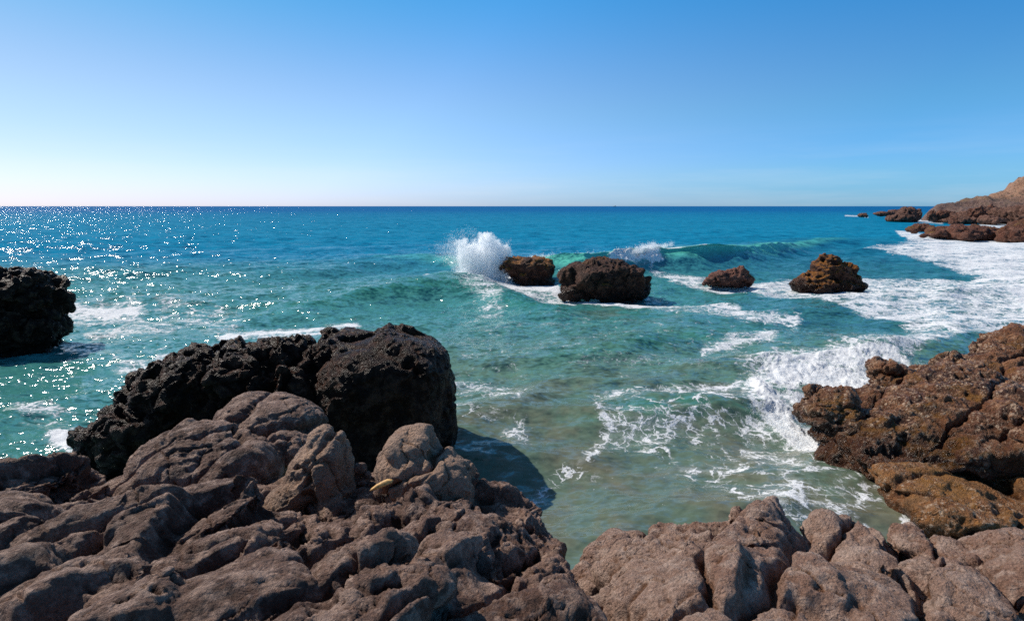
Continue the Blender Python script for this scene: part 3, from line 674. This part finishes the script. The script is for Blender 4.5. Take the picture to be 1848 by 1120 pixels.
rock('pyramid_boulder', 'steep pyramid-shaped boulder with a tan left face and cracked top', 'boulder', LL([
    (581, 800, 6.7, 23, 30, 0.30, 0, 2.6), (556, 842, 6.65, 66, 34, .36, 50, 2.2), (598, 855, 6.6, 33, 78, .45, 0, 3), (524, 896, 6.5, 92, 34, .45, 40, 2.2), (603, 910, 6.5, 34, 55, .45), (505, 930, 6.4, 60, 30, .45, 14), (572, 850, 6.6, 34, 58, .4, 0)]), 0.016, scaled(d_smooth, 0.8, 0.32), M_pale, 19, 4, zmin=1.0)
rock('shaded_boulder', 'dark shaded boulder at the left edge beside the white wash', 'boulder', LL([
    (60, 905, 6.6, 85, 72, 0.7, 25), (110, 895, 6.7, 42, 66, .5, 0, 3), (115, 850, 6.8, 30, 26, .3), (40, 950, 6.3, 100, 60, .7, 10), (75, 870, 6.7, 50, 35, .4, 20), (-60, 930, 6.4, 90, 90, .8)]), 0.020, d_smooth, M_fore, 23, 4, zmin=0.6)
rock('round_boulder', 'small round dark boulder at the left edge above the shaded one', 'boulder', LL([(8, 850, 7.0, 22, 20, .25), (-20, 860, 7.0, 36, 24, .3)]), 0.02, scaled(d_smooth, .7, .7), M_fore, 27, 2)
rock('squat_boulder', 'squat knobbly boulder wedged right of the shaded boulder', 'boulder', LL([
    (160, 905, 6.6, 36, 34, 0.35), (172, 890, 6.7, 26, 22, .25, 10), (185, 915, 6.5, 32, 26, .3)]), 0.015, scaled(d_smooth, .7, .8), M_fore, 31, 3, zmin=.8)
rock('knobbly_boulder', 'knobbly brown boulder between the squat boulder and the mound', 'boulder', LL([
    (235, 885, 6.9, 52, 26, 0.35, 24), (222, 905, 6.7, 38, 24, .3, 15), (262, 862, 7.1, 34, 18, .3, 20), (240, 925, 6.5, 60, 25, .3)]), 0.015, scaled(d_smooth, .7, .8), M_fore, 33, 3, zmin=.8)

rock('peaked_boulder', 'tall peaked boulder with a broad tan left face beside the driftwood', 'boulder', LL([
    (762, 802, 6.4, 22, 22, .26), (738, 824, 6.4, 34, 36, .34, 14, 3), (765, 855, 6.3, 62, 52, .5, 0, 2.8), (724, 872, 6.3, 46, 62, .42, 16, 2.8), (806, 862, 6.3, 58, 40, .45, -38), (780, 900, 6.2, 80, 46, .5)]), 0.016, scaled(d_smooth, 1.1, .5), M_pale, 46, 3, zmin=0.9)
mid = LL([
    (830, 890, 6.3, 60, 52, .6, -35), (780, 920, 6.1, 110, 60, .7, 0), (840, 925, 5.7, 52, 46, .45, -35), (690, 915, 6.1, 40, 36, .4),
    (905, 925, 6.2, 62, 42, .5, -32), (935, 965, 6.0, 62, 62, .6, -40), (965, 1000, 5.7, 62, 42, .5, -20), (985, 1040, 5.3, 52, 60, .55, -30), (1005, 1085, 4.9, 50, 60, .55, -20),
    (745, 960, 5.4, 110, 52, .6, 26), (660, 985, 5.2, 70, 50, .6, 35), (850, 990, 5.0, 95, 62, .6, -20), (930, 1045, 4.6, 85, 60, .6, 0), (720, 1030, 4.5, 120, 62, .7, 22),
    (820, 1060, 4.1, 90, 70, .6, 0), (900, 1110, 3.8, 95, 62, .6, 0), (985, 1130, 4.0, 80, 52, .6, -10), (760, 1110, 3.7, 100, 52, .6, 20), (860, 1170, 3.4, 260, 60, .8), (800, 1020, 5.4, 220, 80, .8), (640, 1010, 5.2, 80, 50, .6, 20)])
rock('ridge_outcrop', 'brown rock ridge running down to the bottom edge beside the cove', 'rock outcrop', mid, 0.0175, scaled(d_smooth, 1.0, .85), M_fore, 41, 4, zmin=0.8)
right = LL([
    (1365, 958, 5.5, 40, 42, .4, 0, 2.6), (1390, 985, 5.3, 42, 38, .4, -25), (1335, 1018, 5.2, 90, 42, .6, 22), (1262, 1032, 5.2, 90, 36, .6, 22), (1225, 1040, 5.1, 80, 38, .6, 15),
    (1295, 1060, 4.7, 120, 56, .7, 10), (1210, 1100, 4.2, 110, 62, .7), (1400, 1030, 4.9, 70, 50, .5), (1330, 1115, 4.0, 110, 56, .7), (1185, 1070, 4.7, 50, 34, .4),
    (1600, 1125, 4.6, 300, 75, 1.0), (1450, 1090, 4.1, 90, 60, .6, 25), (1560, 1170, 3.6, 420, 70, 1.0), (1440, 1062, 4.5, 60, 50, .4), (1240, 1150, 3.8, 220, 60, .8), (2000, 1120, 4.8, 200, 100, 1.0)])
rock('broad_outcrop', 'broad pinkish bedrock with a blunt knob across the lower right', 'rock outcrop', right, 0.0185, d_soft, M_foreR, 57, 5, zmin=1.0)
rock('knuckled_boulder', 'brown knuckle-ridged boulder between the dark cleft and the broad bedrock', 'boulder', LL([
    (1105, 1022, 5.4, 45, 32, .4, 10), (1150, 1005, 5.5, 30, 24, .3, 0), (1182, 1012, 5.4, 24, 28, .3, -25), (1075, 1040, 5.2, 36, 26, .3), (1110, 1052, 5.1, 55, 34, .4, 25), (1060, 1080, 4.9, 40, 50, .4), (1160, 1040, 5.2, 40, 36, .4), (1110, 1100, 4.9, 60, 40, .5)]), 0.016, scaled(d_soft, .7, .9), M_foreR, 61, 2, zmin=1.0)
rock('twin_boulder', 'twin-headed pink boulder standing against the cove right of the knob', 'boulder', LL([
    (1500, 984, 5.3, 46, 42, .45, 25, 2.6), (1566, 992, 5.2, 44, 42, .45, -20, 2.6), (1525, 1030, 5.1, 92, 42, .5, 0), (1605, 1012, 5.2, 28, 22, .3, -20), (1480, 1045, 4.9, 66, 40, .5, 25)]), 0.017, scaled(d_soft, .8, .85), M_foreR, 67, 3, zmin=1.0)
rock('dome_boulder', 'smooth pink dome boulder at the bottom edge between two cracks', 'boulder', LL([
    (1600, 1060, 4.5, 66, 46, .45, 10, 2.6), (1650, 1065, 4.4, 34, 40, .35, 0), (1590, 1110, 4.2, 75, 60, .5, 10, 2.8)]), 0.017, scaled(d_soft, .8, .6), M_foreR, 71, 6, zmin=1.0)
rock('sloping_boulder', 'sloping pink boulder with a rounded top near the brown ledge', 'boulder', LL([
    (1693, 1015, 5.1, 70, 44, .5, -8), (1745, 1045, 4.9, 52, 36, .45, -25), (1640, 1035, 5.1, 50, 26, .4, 15), (1720, 1092, 4.1, 80, 52, .5, 0, 2.8)]), 0.017, scaled(d_soft, .8, .8), M_foreR, 77, 4, zmin=1.0)
rock('corner_boulder', 'tall pink boulder filling the right edge below the brown ledge', 'boulder', LL([
    (1805, 1030, 4.9, 42, 46, .4, 0, 2.8), (1855, 1022, 4.8, 50, 50, .5), (1815, 1085, 4.3, 62, 70, .5, 0, 2.8), (1900, 1100, 4.2, 110, 90, .7)]), 0.017, scaled(d_soft, .8, .8), M_foreR, 83, 4, zmin=1.0)

# loose cobbles jammed behind the ridge, each one a stone
rs = random.Random(5)
COB = [(648, 848, 13), (662, 858, 11), (640, 866, 12), (655, 872, 14), (672, 876, 11), (638, 882, 12), (660, 888, 12), (630, 856, 8), (674, 862, 8)]
WH = ['topmost cobble', 'round cobble just right of the topmost one', 'cobble at the left edge of the jam', 'largest cobble in the middle of the jam', 'right-hand cobble below the driftwood tip', 'lower left cobble beside the pyramid boulder', 'lowest cobble', 'tiny upper left cobble', 'tiny cobble at the right of the jam']
for i, (u_, v_, r_) in enumerate(COB):
    rock('cobble', WH[i] + ' in the cleft', 'cobble', LL([(u_, v_, 6.9 - 0.02 * i, r_, r_ * rs.uniform(.7, .95), r_ * 0.006, rs.uniform(-30, 30))]), 0.012, scaled(d_smooth, .25, .5), M_fore, 90 + i, 1, group='cobbles jammed behind the ridge')
rock('cleft_floor', 'dark rubble floor of the cleft behind the ridge', 'rock', LL([(655, 905, 6.7, 50, 40, .5), (650, 930, 6.3, 60, 40, .5), (670, 890, 7.0, 50, 30, .5)]), 0.02, scaled(d_smooth, .6, 1.0), M_fore, 99, 2, zmin=.6)

# ------------------------------------------------------------------ sea rocks
rock('black_sea_rock', 'huge wet black rock with a vertical crack standing in the water behind the bedrock', 'sea rock', LL([
    (690, 730, 13.4, 118, 118, 1.7, 0, 3.4), (755, 720, 13.6, 62, 78, 1.4, -10, 3), (640, 640, 13.8, 70, 36, 1.2, 0, 3), (730, 640, 13.8, 66, 40, 1.3, -15, 2.8), (480, 720, 13.2, 130, 100, 1.7, 0, 3), (505, 658, 13.6, 92, 38, 1.2, 5, 3),
    (360, 720, 13.0, 95, 84, 1.4, 15, 2.6), (352, 678, 13.2, 55, 44, 1.0, 30, 2.6), (290, 770, 12.7, 95, 68, 1.3, 20), (215, 790, 12.5, 55, 44, .9, 30), (270, 720, 12.9, 46, 36, .8, 25), (480, 830, 12.8, 260, 80, 1.8, 0, 3), (250, 830, 12.5, 55, 50, .9, -30), (700, 820, 13.2, 110, 60, 1.6, 0, 3)], sub=5), 0.036, d_black, M_black, 103, 3, zmin=-0.7)
rock('edge_sea_rock', 'dark overhanging sea rock cut off by the left edge', 'sea rock', LL([
    (15, 525, 24.5, 72, 32, 1.6, -4, 3.2), (72, 538, 24.3, 34, 22, 1.1, -10, 3), (52, 503, 24.6, 28, 12, .8, 0), (20, 585, 24, 68, 45, 1.8, 0, 2.8), (80, 592, 24, 30, 18, 1.0, -25), (-80, 560, 24.5, 110, 70, 2.4), (40, 618, 23.8, 55, 22, 1.3, 15)], sub=5), 0.06, scaled(d_crag, 1.2), M_black, 109, 3, zmin=-0.7)
rock('capped_sea_rock', 'black sea rock with an orange top directly beside the splash', 'sea rock', LL([
    (954, 483, 44.5, 42, 17, 1.6, -3, 4.5), (922, 482, 44.6, 22, 9, 1.1, 4, 3), (960, 500, 44.4, 34, 20, 1.5, -14, 3.6), (972, 510, 44.2, 30, 12, 1.4, -6, 3)], sub=5), 0.08, scaled(d_crag, 1.3, 0.5), M_stack, 113, 2, zmin=-0.8)
rock('drum_sea_rock', 'large drum-shaped brown sea rock in the centre of the view', 'sea rock', LL([
    (1096, 507, 38.4, 64, 30, 1.9, -3, 3.8), (1080, 485, 38.8, 50, 16, 1.5, 4, 3), (1040, 522, 37.9, 30, 16, 1.1, 15), (1130, 510, 38.2, 34, 30, 1.4, 0, 3.2), (1030, 500, 38.3, 20, 18, .8)], sub=5), 0.075, scaled(d_crag, 1.4, 0.62), M_drum, 117, 2, zmin=-0.8)
rock('low_red_sea_rock', 'low reddish rock in the foam between the drum rock and the pointed rock', 'sea rock', LL([
    (1312, 503, 43.5, 34, 13, 1.0, -3), (1328, 495, 43.6, 18, 13, .7), (1290, 506, 43.4, 22, 9, .8, 10), (1342, 506, 43.4, 12, 10, .6)], sub=5), 0.06, scaled(d_crag, 1.0, 0.7), M_red, 121, 2, zmin=-0.5)
rock('pointed_sea_rock', 'pointed brown sea rock with a yellow-orange shoulder standing in the surf', 'sea rock', LL([
    (1500, 474, 41.5, 17, 15, .7, 0, 2.2), (1500, 492, 41.4, 30, 20, 1.1, 0), (1531, 488, 41.4, 12, 12, .6, -20), (1524, 503, 41.2, 30, 17, 1.1, -38), (1468, 507, 41.2, 34, 14, 1.1, 18), (1445, 511, 41.1, 18, 9, .7), (1495, 515, 41.0, 58, 12, 1.4)], sub=5), 0.065, scaled(d_crag, 1.1, 0.75), M_stack, 125, 2, zmin=-0.6)

# ------------------------------------------------------------------ the barnacled reef on the right
rock('reef', 'rust-brown barnacled reef shelf on the right with an undercut edge', 'reef', LL([
    (1826, 680, 17.2, 104, 40, 2.0, 4, 3), (1732, 688, 16.6, 40, 15, 1.0, 20), (1832, 634, 18.5, 54, 18, 1.5, 6), (1900, 630, 18.5, 90, 30, 2, 0), (1720, 760, 13.8, 190, 62, 2.0, 8, 3.2), (1610, 790, 13.2, 100, 46, 1.3, 6, 2.8), (1545, 830, 12.6, 50, 26, .8, 20),
    (1810, 722, 15.5, 160, 52, 2.0, 8, 3), (1710, 735, 14.8, 90, 34, 1.4, 10), (1590, 835, 12.4, 60, 24, .7, -12), (1780, 812, 12.2, 190, 30, 1.0, 4, 3), (1900, 800, 12.3, 150, 90, 2.0), (1640, 735, 14.7, 50, 30, .8), (1660, 812, 12.3, 120, 26, .8, 3, 4.5), (1800, 806, 12.0, 120, 30, .9, 6, 4.5)], sub=5), 0.034, d_reef, M_reef, 131, 3, zmin=-0.5)
rock('reef_block', 'rough brown reef block hit by the white wave', 'sea rock', LL([
    (1490, 735, 14.0, 46, 40, .75, 0, 2.8), (1515, 765, 13.8, 55, 38, .8, -20), (1545, 750, 14.2, 36, 26, .6, -20), (1500, 790, 13.5, 40, 20, .6)], sub=5), 0.026, d_reef, M_reef, 137, 2, zmin=-0.5)
rock('foam_rock', 'small brown rock ringed by foam behind the rough reef block', 'sea rock', LL([
    (1612, 678, 16.4, 44, 28, .8, -8), (1640, 692, 16.2, 32, 22, .7, -20), (1590, 680, 16.4, 26, 18, .5)], sub=5), 0.03, d_reef, M_reef, 141, 2, zmin=-0.5)
rock('reef_ledge', 'flat tan-brown barnacled ledge under the reef shelf, dipping into the cove', 'reef', LL([
    (1790, 930, 10.5, 190, 44, 1.4, -10, 3), (1690, 888, 11.2, 110, 24, .9, -14, 3), (1820, 965, 9.8, 130, 42, 1.0, -14, 3), (1900, 880, 11.3, 130, 50, 1.5, 0, 3)], sub=5), 0.026, scaled(d_reef, .8, .6), M_ledge, 147, 4, zmin=-0.4)

# ------------------------------------------------------------------ far shore
def far(name, label, rows, vox, mat, seed, k=4, amp=0.6, group=None):
    return rock(name, label, 'sea rock', LL(rows), vox, scaled(d_crag, k, amp), mat, seed, 1, group, zmin=-1.5)
G = 'rocks off the headland'
far('table_rock', 'long flat-topped brown rock with a yellow crown in the white surf below the headland', [(1735, 421, 108, 46, 10, 4.5, -3, 4), (1710, 419, 110, 26, 8, 3.5, 3, 3), (1765, 418, 112, 32, 9, 4, -3, 4), (1690, 422, 106, 12, 6, 2), (1740, 426, 104, 22, 8, 2.5)], 0.2, M_far, 151, 2.6, .5, G)
far('wave_rock', 'low brown rock left of the flat-topped one', [(1663, 412, 118, 15, 7, 2, 6), (1648, 415, 117, 9, 4, 1.5)], 0.15, M_far, 155, 2.5, .6, G)
far('surf_rock', 'brown rock cut off by the right edge in the surf', [(1840, 422, 100, 28, 15, 3, 12), (1870, 415, 102, 34, 20, 3.5)], 0.17, M_far, 157, 3, .6, G)
far('pebble_rock', 'tiny rock awash between the low rock and the flat-topped one', [(1667, 425, 103, 6, 3, .8)], 0.12, M_far, 158, 1.5, .5, G)
far('cone_rock', 'dark cone-shaped rock at the seaward end of the far shore', [(1641, 390, 225, 18, 13, 4, -8), (1625, 394, 222, 20, 7, 4, 6), (1648, 384, 226, 9, 9, 3)], 0.3, M_fardark, 161, 5, .6, G)
far('reef_strip', 'thin dark reef strip behind the cone-shaped rock', [(1602, 386, 300, 24, 4, 3), (1630, 383, 310, 26, 5, 4)], 0.3, M_fardark, 163, 4, .5, G)
far('bare_rock', 'tiny low rock standing alone in the far white caps', [(1558, 389, 230, 9, 3, 2)], 0.25, M_fardark, 165, 3, .5, G)
far('boulder_spit', 'heap of dark broken rocks at the foot of the headland left end', [(1706, 393, 210, 15, 8, 5, 0), (1722, 397, 205, 13, 6, 4), (1690, 395, 212, 9, 5, 3)], 0.3, M_fardark, 167, 3, .6, G)
far('boulder_heap', 'heap of dark broken rocks at the foot of the headland in the middle', [(1752, 391, 200, 22, 9, 5, 5), (1775, 388, 205, 18, 12, 5), (1740, 398, 195, 16, 6, 4)], 0.3, M_fardark, 169, 3, .7, G)
far('boulder_bank', 'bank of dark broken rocks at the foot of the headland by the right edge', [(1812, 387, 195, 24, 12, 5, 4), (1838, 387, 190, 24, 15, 5), (1790, 397, 188, 16, 6, 4), (1880, 387, 185, 40, 20, 6)], 0.3, M_fardark, 171, 3, .7, G)

# broken blocks heaped along the foot of the headland: one block, copied and turned
blk = rock('broken_block', 'reddish-brown broken block in the heap along the foot of the headland', 'boulder', LL([(1762, 384, 196, 9, 11, 2.0, 8, 2.8), (1768, 390, 196, 8, 6, 1.6, -20, 2.8)]), 0.22, scaled(d_crag, 2.2, .8), M_far, 181, 1, 'blocks heaped at the foot of the headland', zmin=-1.5)
bc = at_y(1764, 392, 196)
for v_ in blk.data.vertices: v_.co -= Vector(bc.tolist())
blk.location = bc.tolist()
rb = random.Random(9)
for u_, v_ in [(1682, 390), (1699, 386), (1716, 385), (1731, 389), (1746, 383), (1783, 380), (1797, 386), (1812, 378), (1826, 383), (1842, 377), (1776, 396), (1806, 396), (1830, 396), (1722, 399)]:
    c_ = blk.copy(); C.objects.link(c_); yy = 206 - (v_ - 385) * 0.7 + rb.uniform(-4, 4)
    c_.location = at_y(u_, v_ + 6, yy).tolist(); k_ = rb.uniform(.55, 1.1); c_.scale = (k_ * rb.uniform(.8, 1.3), k_, k_ * rb.uniform(.8, 1.25)); c_.rotation_euler = (rb.uniform(-.3, .3), rb.uniform(-.3, .3), rb.uniform(0, 6.28))

# the headland itself: a ridge surface with real depth
def headland():
    nx, ny = 420, 260
    xs = np.linspace(150, 420, nx); ysn = np.linspace(175, 620, ny)
    X, Y = np.meshgrid(xs, ysn, indexing='ij'); X = X.ravel(); Y = Y.ravel()
    u = 924 + F * X / Y
    # skyline in the photo at a nominal 260 m
    su = [1640, 1668, 1690, 1720, 1745, 1800, 1828, 1842, 1870, 1950, 2200, 3000]; sv = [378, 371, 367, 367, 360, 348, 343, 332, 322, 305, 260, 220]
    rid = 245 + 0.12 * (X - 150) + 60 * sstep(330, 420, X)
    ur = 924 + F * X / rid
    zr = CAM_H + (372 - np.interp(ur, su, sv)) / F * rid
    zr = np.where(ur < 1640, -3, zr)
    front = sstep(0, 1, np.clip((Y - (rid - 55)) / 55, 0, 1)) ** 0.8; back = np.exp(-np.clip((Y - rid) / 30, 0, 9) ** 2) * sstep(1640, 1680, u)
    P = np.stack([X, Y, 0 * X], 1)
    Z = -2 + (zr + 2) * front * back
    g = np.clip((Z - 1) / 16, 0.12, 1) * sstep(-1, 1, Z)
    Z += g * (6.5 * (ridged(P * 0.045, 5, 3) - .62) + 5.0 * facets(P * .09, 2, 18) + 2.0 * facets(P * .25, 6, 14) + 1.3 * fbm(P * .2, 4, 5) * (1 + 1.2 * sstep(13, 7, Z)))
    V = np.stack([X, Y, Z], 1)
    idx = np.arange(nx * ny).reshape(nx, ny)
    Q = np.stack([idx[:-1, :-1], idx[1:, :-1], idx[1:, 1:], idx[:-1, 1:]], -1).reshape(-1, 4)
    t = NT('headland_earth'); Pn = t.N('TexCoord').outputs['Object']; geo = t.N('NewGeometry')
    sz_ = t.N('SeparateXYZ'); t.l.new(geo.outputs['Normal'], sz_.inputs[0]); pz = t.N('SeparateXYZ'); t.l.new(Pn, pz.inputs[0])
    n1 = t.noise(Pn, 0.12, 6, .65, .4); n2 = t.noise(Pn, 0.6, 6, .7)
    c = t.mix(t.rng(n1, .4, .6), (0.19, 0.110, 0.064), (0.33, 0.200, 0.120))
    c = t.mix(t.rng(pz.outputs[0], 192, 215), c, t.mix(t.rng(n2, .4, .6), (0.32, 0.165, 0.10), (0.44, 0.25, 0.16)))
    low = t.math('SUBTRACT', pz.outputs[2], t.math('MULTIPLY', t.math('SUBTRACT', n1, .5), 14)); c = t.mix(t.rng(low, 7.0, 11.0, 1, 0), c, t.mix(t.rng(n2, .4, .6), (0.11, 0.06, 0.048), (0.27, 0.16, 0.125)))
    c = t.mix(t.math('MULTIPLY', t.rng(n2, .50, .62), .75), c, (0.115, 0.075, 0.045)); c = t.mix(t.math('MULTIPLY', t.rng(t.noise(Pn, .9, 4, .7), .58, .66), .6), c, (0.06, 0.06, 0.03))
    mat = t.out(t.bsdf(Base_Color=c, Roughness=.85, Normal=t.bump(t.noise(Pn, .5, 8, .7), 1.0, 2.2)))
    tag(mesh_from('headland', V, Q, mat), kind='structure')
headland()

# ------------------------------------------------------------------ spray
def droplets(name, P, S, label, cat, stretch=None, parent=None):
    # each drop is a small folded fleck of water
    D = np.array([[-1, 0, 0], [0, -.8, .35], [0, .8, .35], [1, 0, 0]], float); Fc = np.array([[0, 1, 2], [1, 3, 2]])
    n = len(P); rg = np.random.RandomState(n)
    q = rg.normal(size=(n, 4)); q /= np.linalg.norm(q, axis=1)[:, None]; w, x, y, z = q.T
    M = np.stack([1 - 2 * (y * y + z * z), 2 * (x * y - z * w), 2 * (x * z + y * w), 2 * (x * y + z * w), 1 - 2 * (x * x + z * z), 2 * (y * z - x * w), 2 * (x * z - y * w), 2 * (y * z + x * w), 1 - 2 * (x * x + y * y)], 1).reshape(n, 3, 3)
    V = np.einsum('nij,kj->nki', M, D) * S[:, None, None] + P[:, None, :]
    T = (Fc[None] + (np.arange(n) * 4)[:, None, None]).reshape(-1, 3)
    o = mesh_from(name, V.reshape(-1, 3), T, M_spray)
    tag(o, label, cat, kind='stuff'); return o
def jets(rg, base0, base1, n, L, az, el, per, spread, g=0.35, depth=0.5, pw=0.8):
    """fan of ballistic jets; base line from base0 to base1"""
    out = []
    for i in range(n):
        t = rg.rand(); b = base0 * (1 - t) + base1 * t + np.array([rg.normal() * .1, rg.normal() * depth, rg.normal() * .05])
        e = R(rg.uniform(*el)); a = R(rg.uniform(*az)); Lk = L * rg.uniform(.35, 1.0)
        d = np.array([math.cos(e) * math.cos(a), math.cos(e) * math.sin(a), math.sin(e)])
        m = int(per * rg.uniform(.5, 1.5)); s = rg.rand(m) ** pw
        P = b + d * (s * Lk)[:, None]; P[:, 2] -= g * s ** 2 * Lk * .5
        P += rg.normal(size=(m, 3)) * (0.04 + spread * s)[:, None]
        out.append(P)
    return np.concatenate(out)
rg = np.random.RandomState(12)
b0, b1 = at_y(838, 500, 45.2), at_y(905, 506, 44.8)
A1 = jets(rg, b0, b1, 130, 3.9, (20, 160), (64, 106), 200, .09, pw=.45)
A2 = jets(rg, at_y(870, 498, 45.2), b1, 35, 3.1, (-10, 40), (62, 92), 180, .09, pw=.45)
A3 = jets(rg, b0, at_y(880, 490, 45), 170, 4.9, (150, 195), (40, 85), 110, .13, pw=.9, g=.45)
A4 = jets(rg, at_y(825, 503, 45), b1, 70, 1.2, (90, 250), (20, 90), 120, .15)
A5 = jets(rg, at_y(905, 505, 43.6), at_y(925, 512, 43.4), 20, 1.2, (60, 130), (50, 100), 60, .08)
Pa = np.concatenate([A1, A2, A4]); Sa = rg.uniform(.012, .040, len(Pa))
Pb = np.concatenate([A3, A5]); Sb = rg.uniform(.012, .034, len(Pb))
keep = np.concatenate([Pa, Pb])[:, 2] > -0.1
droplets('wave_splash', np.concatenate([Pa, Pb])[keep], np.concatenate([Sa, Sb])[keep], 'tall white splash bursting up beside the orange-topped rock', 'splash')
mist = LL([(866, 470, 45.2, 28, 36, .9, 12, 2.1), (888, 468, 45.0, 27, 38, .9, -4, 2.1), (878, 446, 45.1, 24, 22, .7, 0), (842, 452, 45.3, 16, 22, .5, 40), (856, 488, 45.2, 24, 20, .9, 20), (895, 462, 45.1, 20, 20, .7, -20), (868, 445, 45.2, 17, 20, .6, 10), (845, 462, 45.3, 13, 16, .5, 35), (900, 485, 44.8, 16, 20, .7), (848, 500, 45.0, 26, 9, 1.0), (905, 498, 44.2, 16, 12, .7)], rough=0.28)
Vm, Qm = remesh(mist, 0.09); Vm = smooth_field(Vm, Qm, 2); Nm = normals(Vm, Qm)
Vm = Vm + Nm * (0.45 * fbm(Vm * np.array([1.3, 1.3, .6]), 4, 5, .65) + 0.30 * fbm(Vm * np.array([3.6, 3.6, 1.5]), 4, 8, .65))[:, None]
mo = mesh_from('mist', Vm, Qm, M_mist); mo.parent = bpy.data.objects['wave_splash']
# lip of the breaker
hh = [(955, 470, 1.3), (1000, 466, 1.5), (1060, 463, 1.6), (1110, 460, 1.7), (1150, 458, 1.8), (1183, 450, 2.0), (1215, 444, 2.1)]
seg = []
for (u_, v_, h_) in hh: seg.append(at_z(u_, v_ - 1, h_ + .05))
Pl = []
for i, (n_, L_) in enumerate([(30, .5), (14, .3), (14, .35), (30, .45), (90, .8), (30, .45)]):
    Pl.append(jets(rg, seg[i], seg[i + 1], n_, L_, (180, 300), (20, 110), 70, .10, depth=.25))
Pl.append(jets(rg, at_z(1120, 466, 1.0), at_z(1185, 462, 1.2), 150, .9, (200, 340), (10, 80), 80, .15, depth=.4))
Pl = np.concatenate(Pl)
droplets('breaker_spray', Pl, rg.uniform(.018, .05, len(Pl)), 'white spray thrown from the lip of the green breaker', 'spray')
# wash round the reef block
Pr = []
for (a, b, n_, L_) in [((1360, 735), (1440, 790), 40, .4), ((1440, 800), (1490, 808), 10, .25), ((1380, 690), (1460, 665), 50, .6), ((1460, 690), (1600, 700), 70, .6), ((1500, 660), (1640, 650), 40, .4), ((1540, 715), (1620, 715), 30, .35), ((1655, 668), (1700, 672), 20, .2)]:
    Pr.append(jets(rg, at_z(*a, .15), at_z(*b, .15), n_, L_, (100, 330), (10, 85), 70, .10, depth=.25))
Pr = np.concatenate(Pr)
droplets('reef_spray', Pr, rg.uniform(.006, .020, len(Pr)), 'white spray churning round the rough reef block', 'spray')

# ------------------------------------------------------------------ driftwood and ship
M_wood = simple('bleached_wood', (0.85, 0.47, 0.15), 0.6, 30, 0.45)
def driftwood():
    pts = [(671, 892), (680, 887), (690, 882), (700, 878), (708, 877)]; rad = [.014, .030, .036, .034, .022]; n = 14; y0 = 5.6
    V, Fc = [], []
    for i, ((u_, v_), r) in enumerate(zip(pts, rad)):
        c = at_y(u_ - 1, v_ - 9, y0)
        for k in range(n):
            a = 2 * math.pi * k / n; w = 1 + .18 * math.sin(3 * a + i)
            V.append(c + np.array([-.25 * r * math.cos(a), r * math.cos(a) * w, r * math.sin(a) * w * .8]))
    for i in range(len(pts) - 1):
        for k in range(n): Fc.append([i * n + k, i * n + (k + 1) % n, (i + 1) * n + (k + 1) % n, (i + 1) * n + k])
    e0, e1 = len(V), len(V) + 1; V += [at_y(667, 885, y0), at_y(710, 866, y0)]
    for k in range(n):
        Fc.append([e0, (k + 1) % n, k, k]); b = (len(pts) - 1) * n; Fc.append([e1, b + k, b + (k + 1) % n, b + (k + 1) % n])
    me = bpy.data.meshes.new('driftwood'); me.from_pydata([tuple(map(float, p)) for p in V], [], [tuple(dict.fromkeys(f)) for f in Fc])
    for p in me.polygons: p.use_smooth = True
    me.materials.append(M_wood); o = bpy.data.objects.new('driftwood', me); C.objects.link(o)
    tag(o, 'small yellow-tan piece of driftwood lying at the foot of the peaked boulder', 'driftwood')
driftwood()

def box(bm, x0, x1, y0, y1, z0, z1):
    vs = [bm.verts.new(p) for p in [(x0, y0, z0), (x1, y0, z0), (x1, y1, z0), (x0, y1, z0), (x0, y0, z1), (x1, y0, z1), (x1, y1, z1), (x0, y1, z1)]]
    for f in [(3, 2, 1, 0), (4, 5, 6, 7), (0, 1, 5, 4), (1, 2, 6, 5), (2, 3, 7, 6), (3, 0, 4, 7)]: bm.faces.new([vs[i] for i in f])
def ship():
    c = at_z(1103, 372.9)
    c = np.array([(1103 - 924) / F * 7000 / cp * 1.0, 7000.0, 0.0])
    root = bpy.data.objects.new('ship', None); C.objects.link(root); root.location = c.tolist()
    tag(root, 'tiny dark ship on the horizon right of centre', 'ship')
    M = simple('ship_paint', (0.05, 0.06, 0.08), .6)
    def part(name, fn):
        bm = bmesh.new(); fn(bm); me = bpy.data.meshes.new(name); bm.to_mesh(me); bm.free(); me.materials.append(M)
        o = bpy.data.objects.new(name, me); C.objects.link(o); o.parent = root
    def hull(bm):
        st = [(-20, 0.5, 5), (-16, 3.5, 4.6), (0, 4.5, 4.2), (14, 3.8, 4.4), (20, 2.5, 4.8)]; rings = []
        for x, w, h in st: rings.append([bm.verts.new(p) for p in ((x, -w, h), (x * .93, -w * .7, -1), (x * .93, w * .7, -1), (x, w, h))])
        for a, b in zip(rings, rings[1:]):
            for k in range(4): bm.faces.new((a[k], a[(k + 1) % 4], b[(k + 1) % 4], b[k]))
        bm.faces.new(rings[0][::-1]); bm.faces.new(rings[-1])
    part('hull', hull); part('deckhouse', lambda bm: (box(bm, 2, 14, -3, 3, 4.1, 9), box(bm, 5, 11, -2.5, 2.5, 9.01, 12)))
    part('mast', lambda bm: box(bm, 7, 8, -.4, .4, 12.01, 19))
ship()
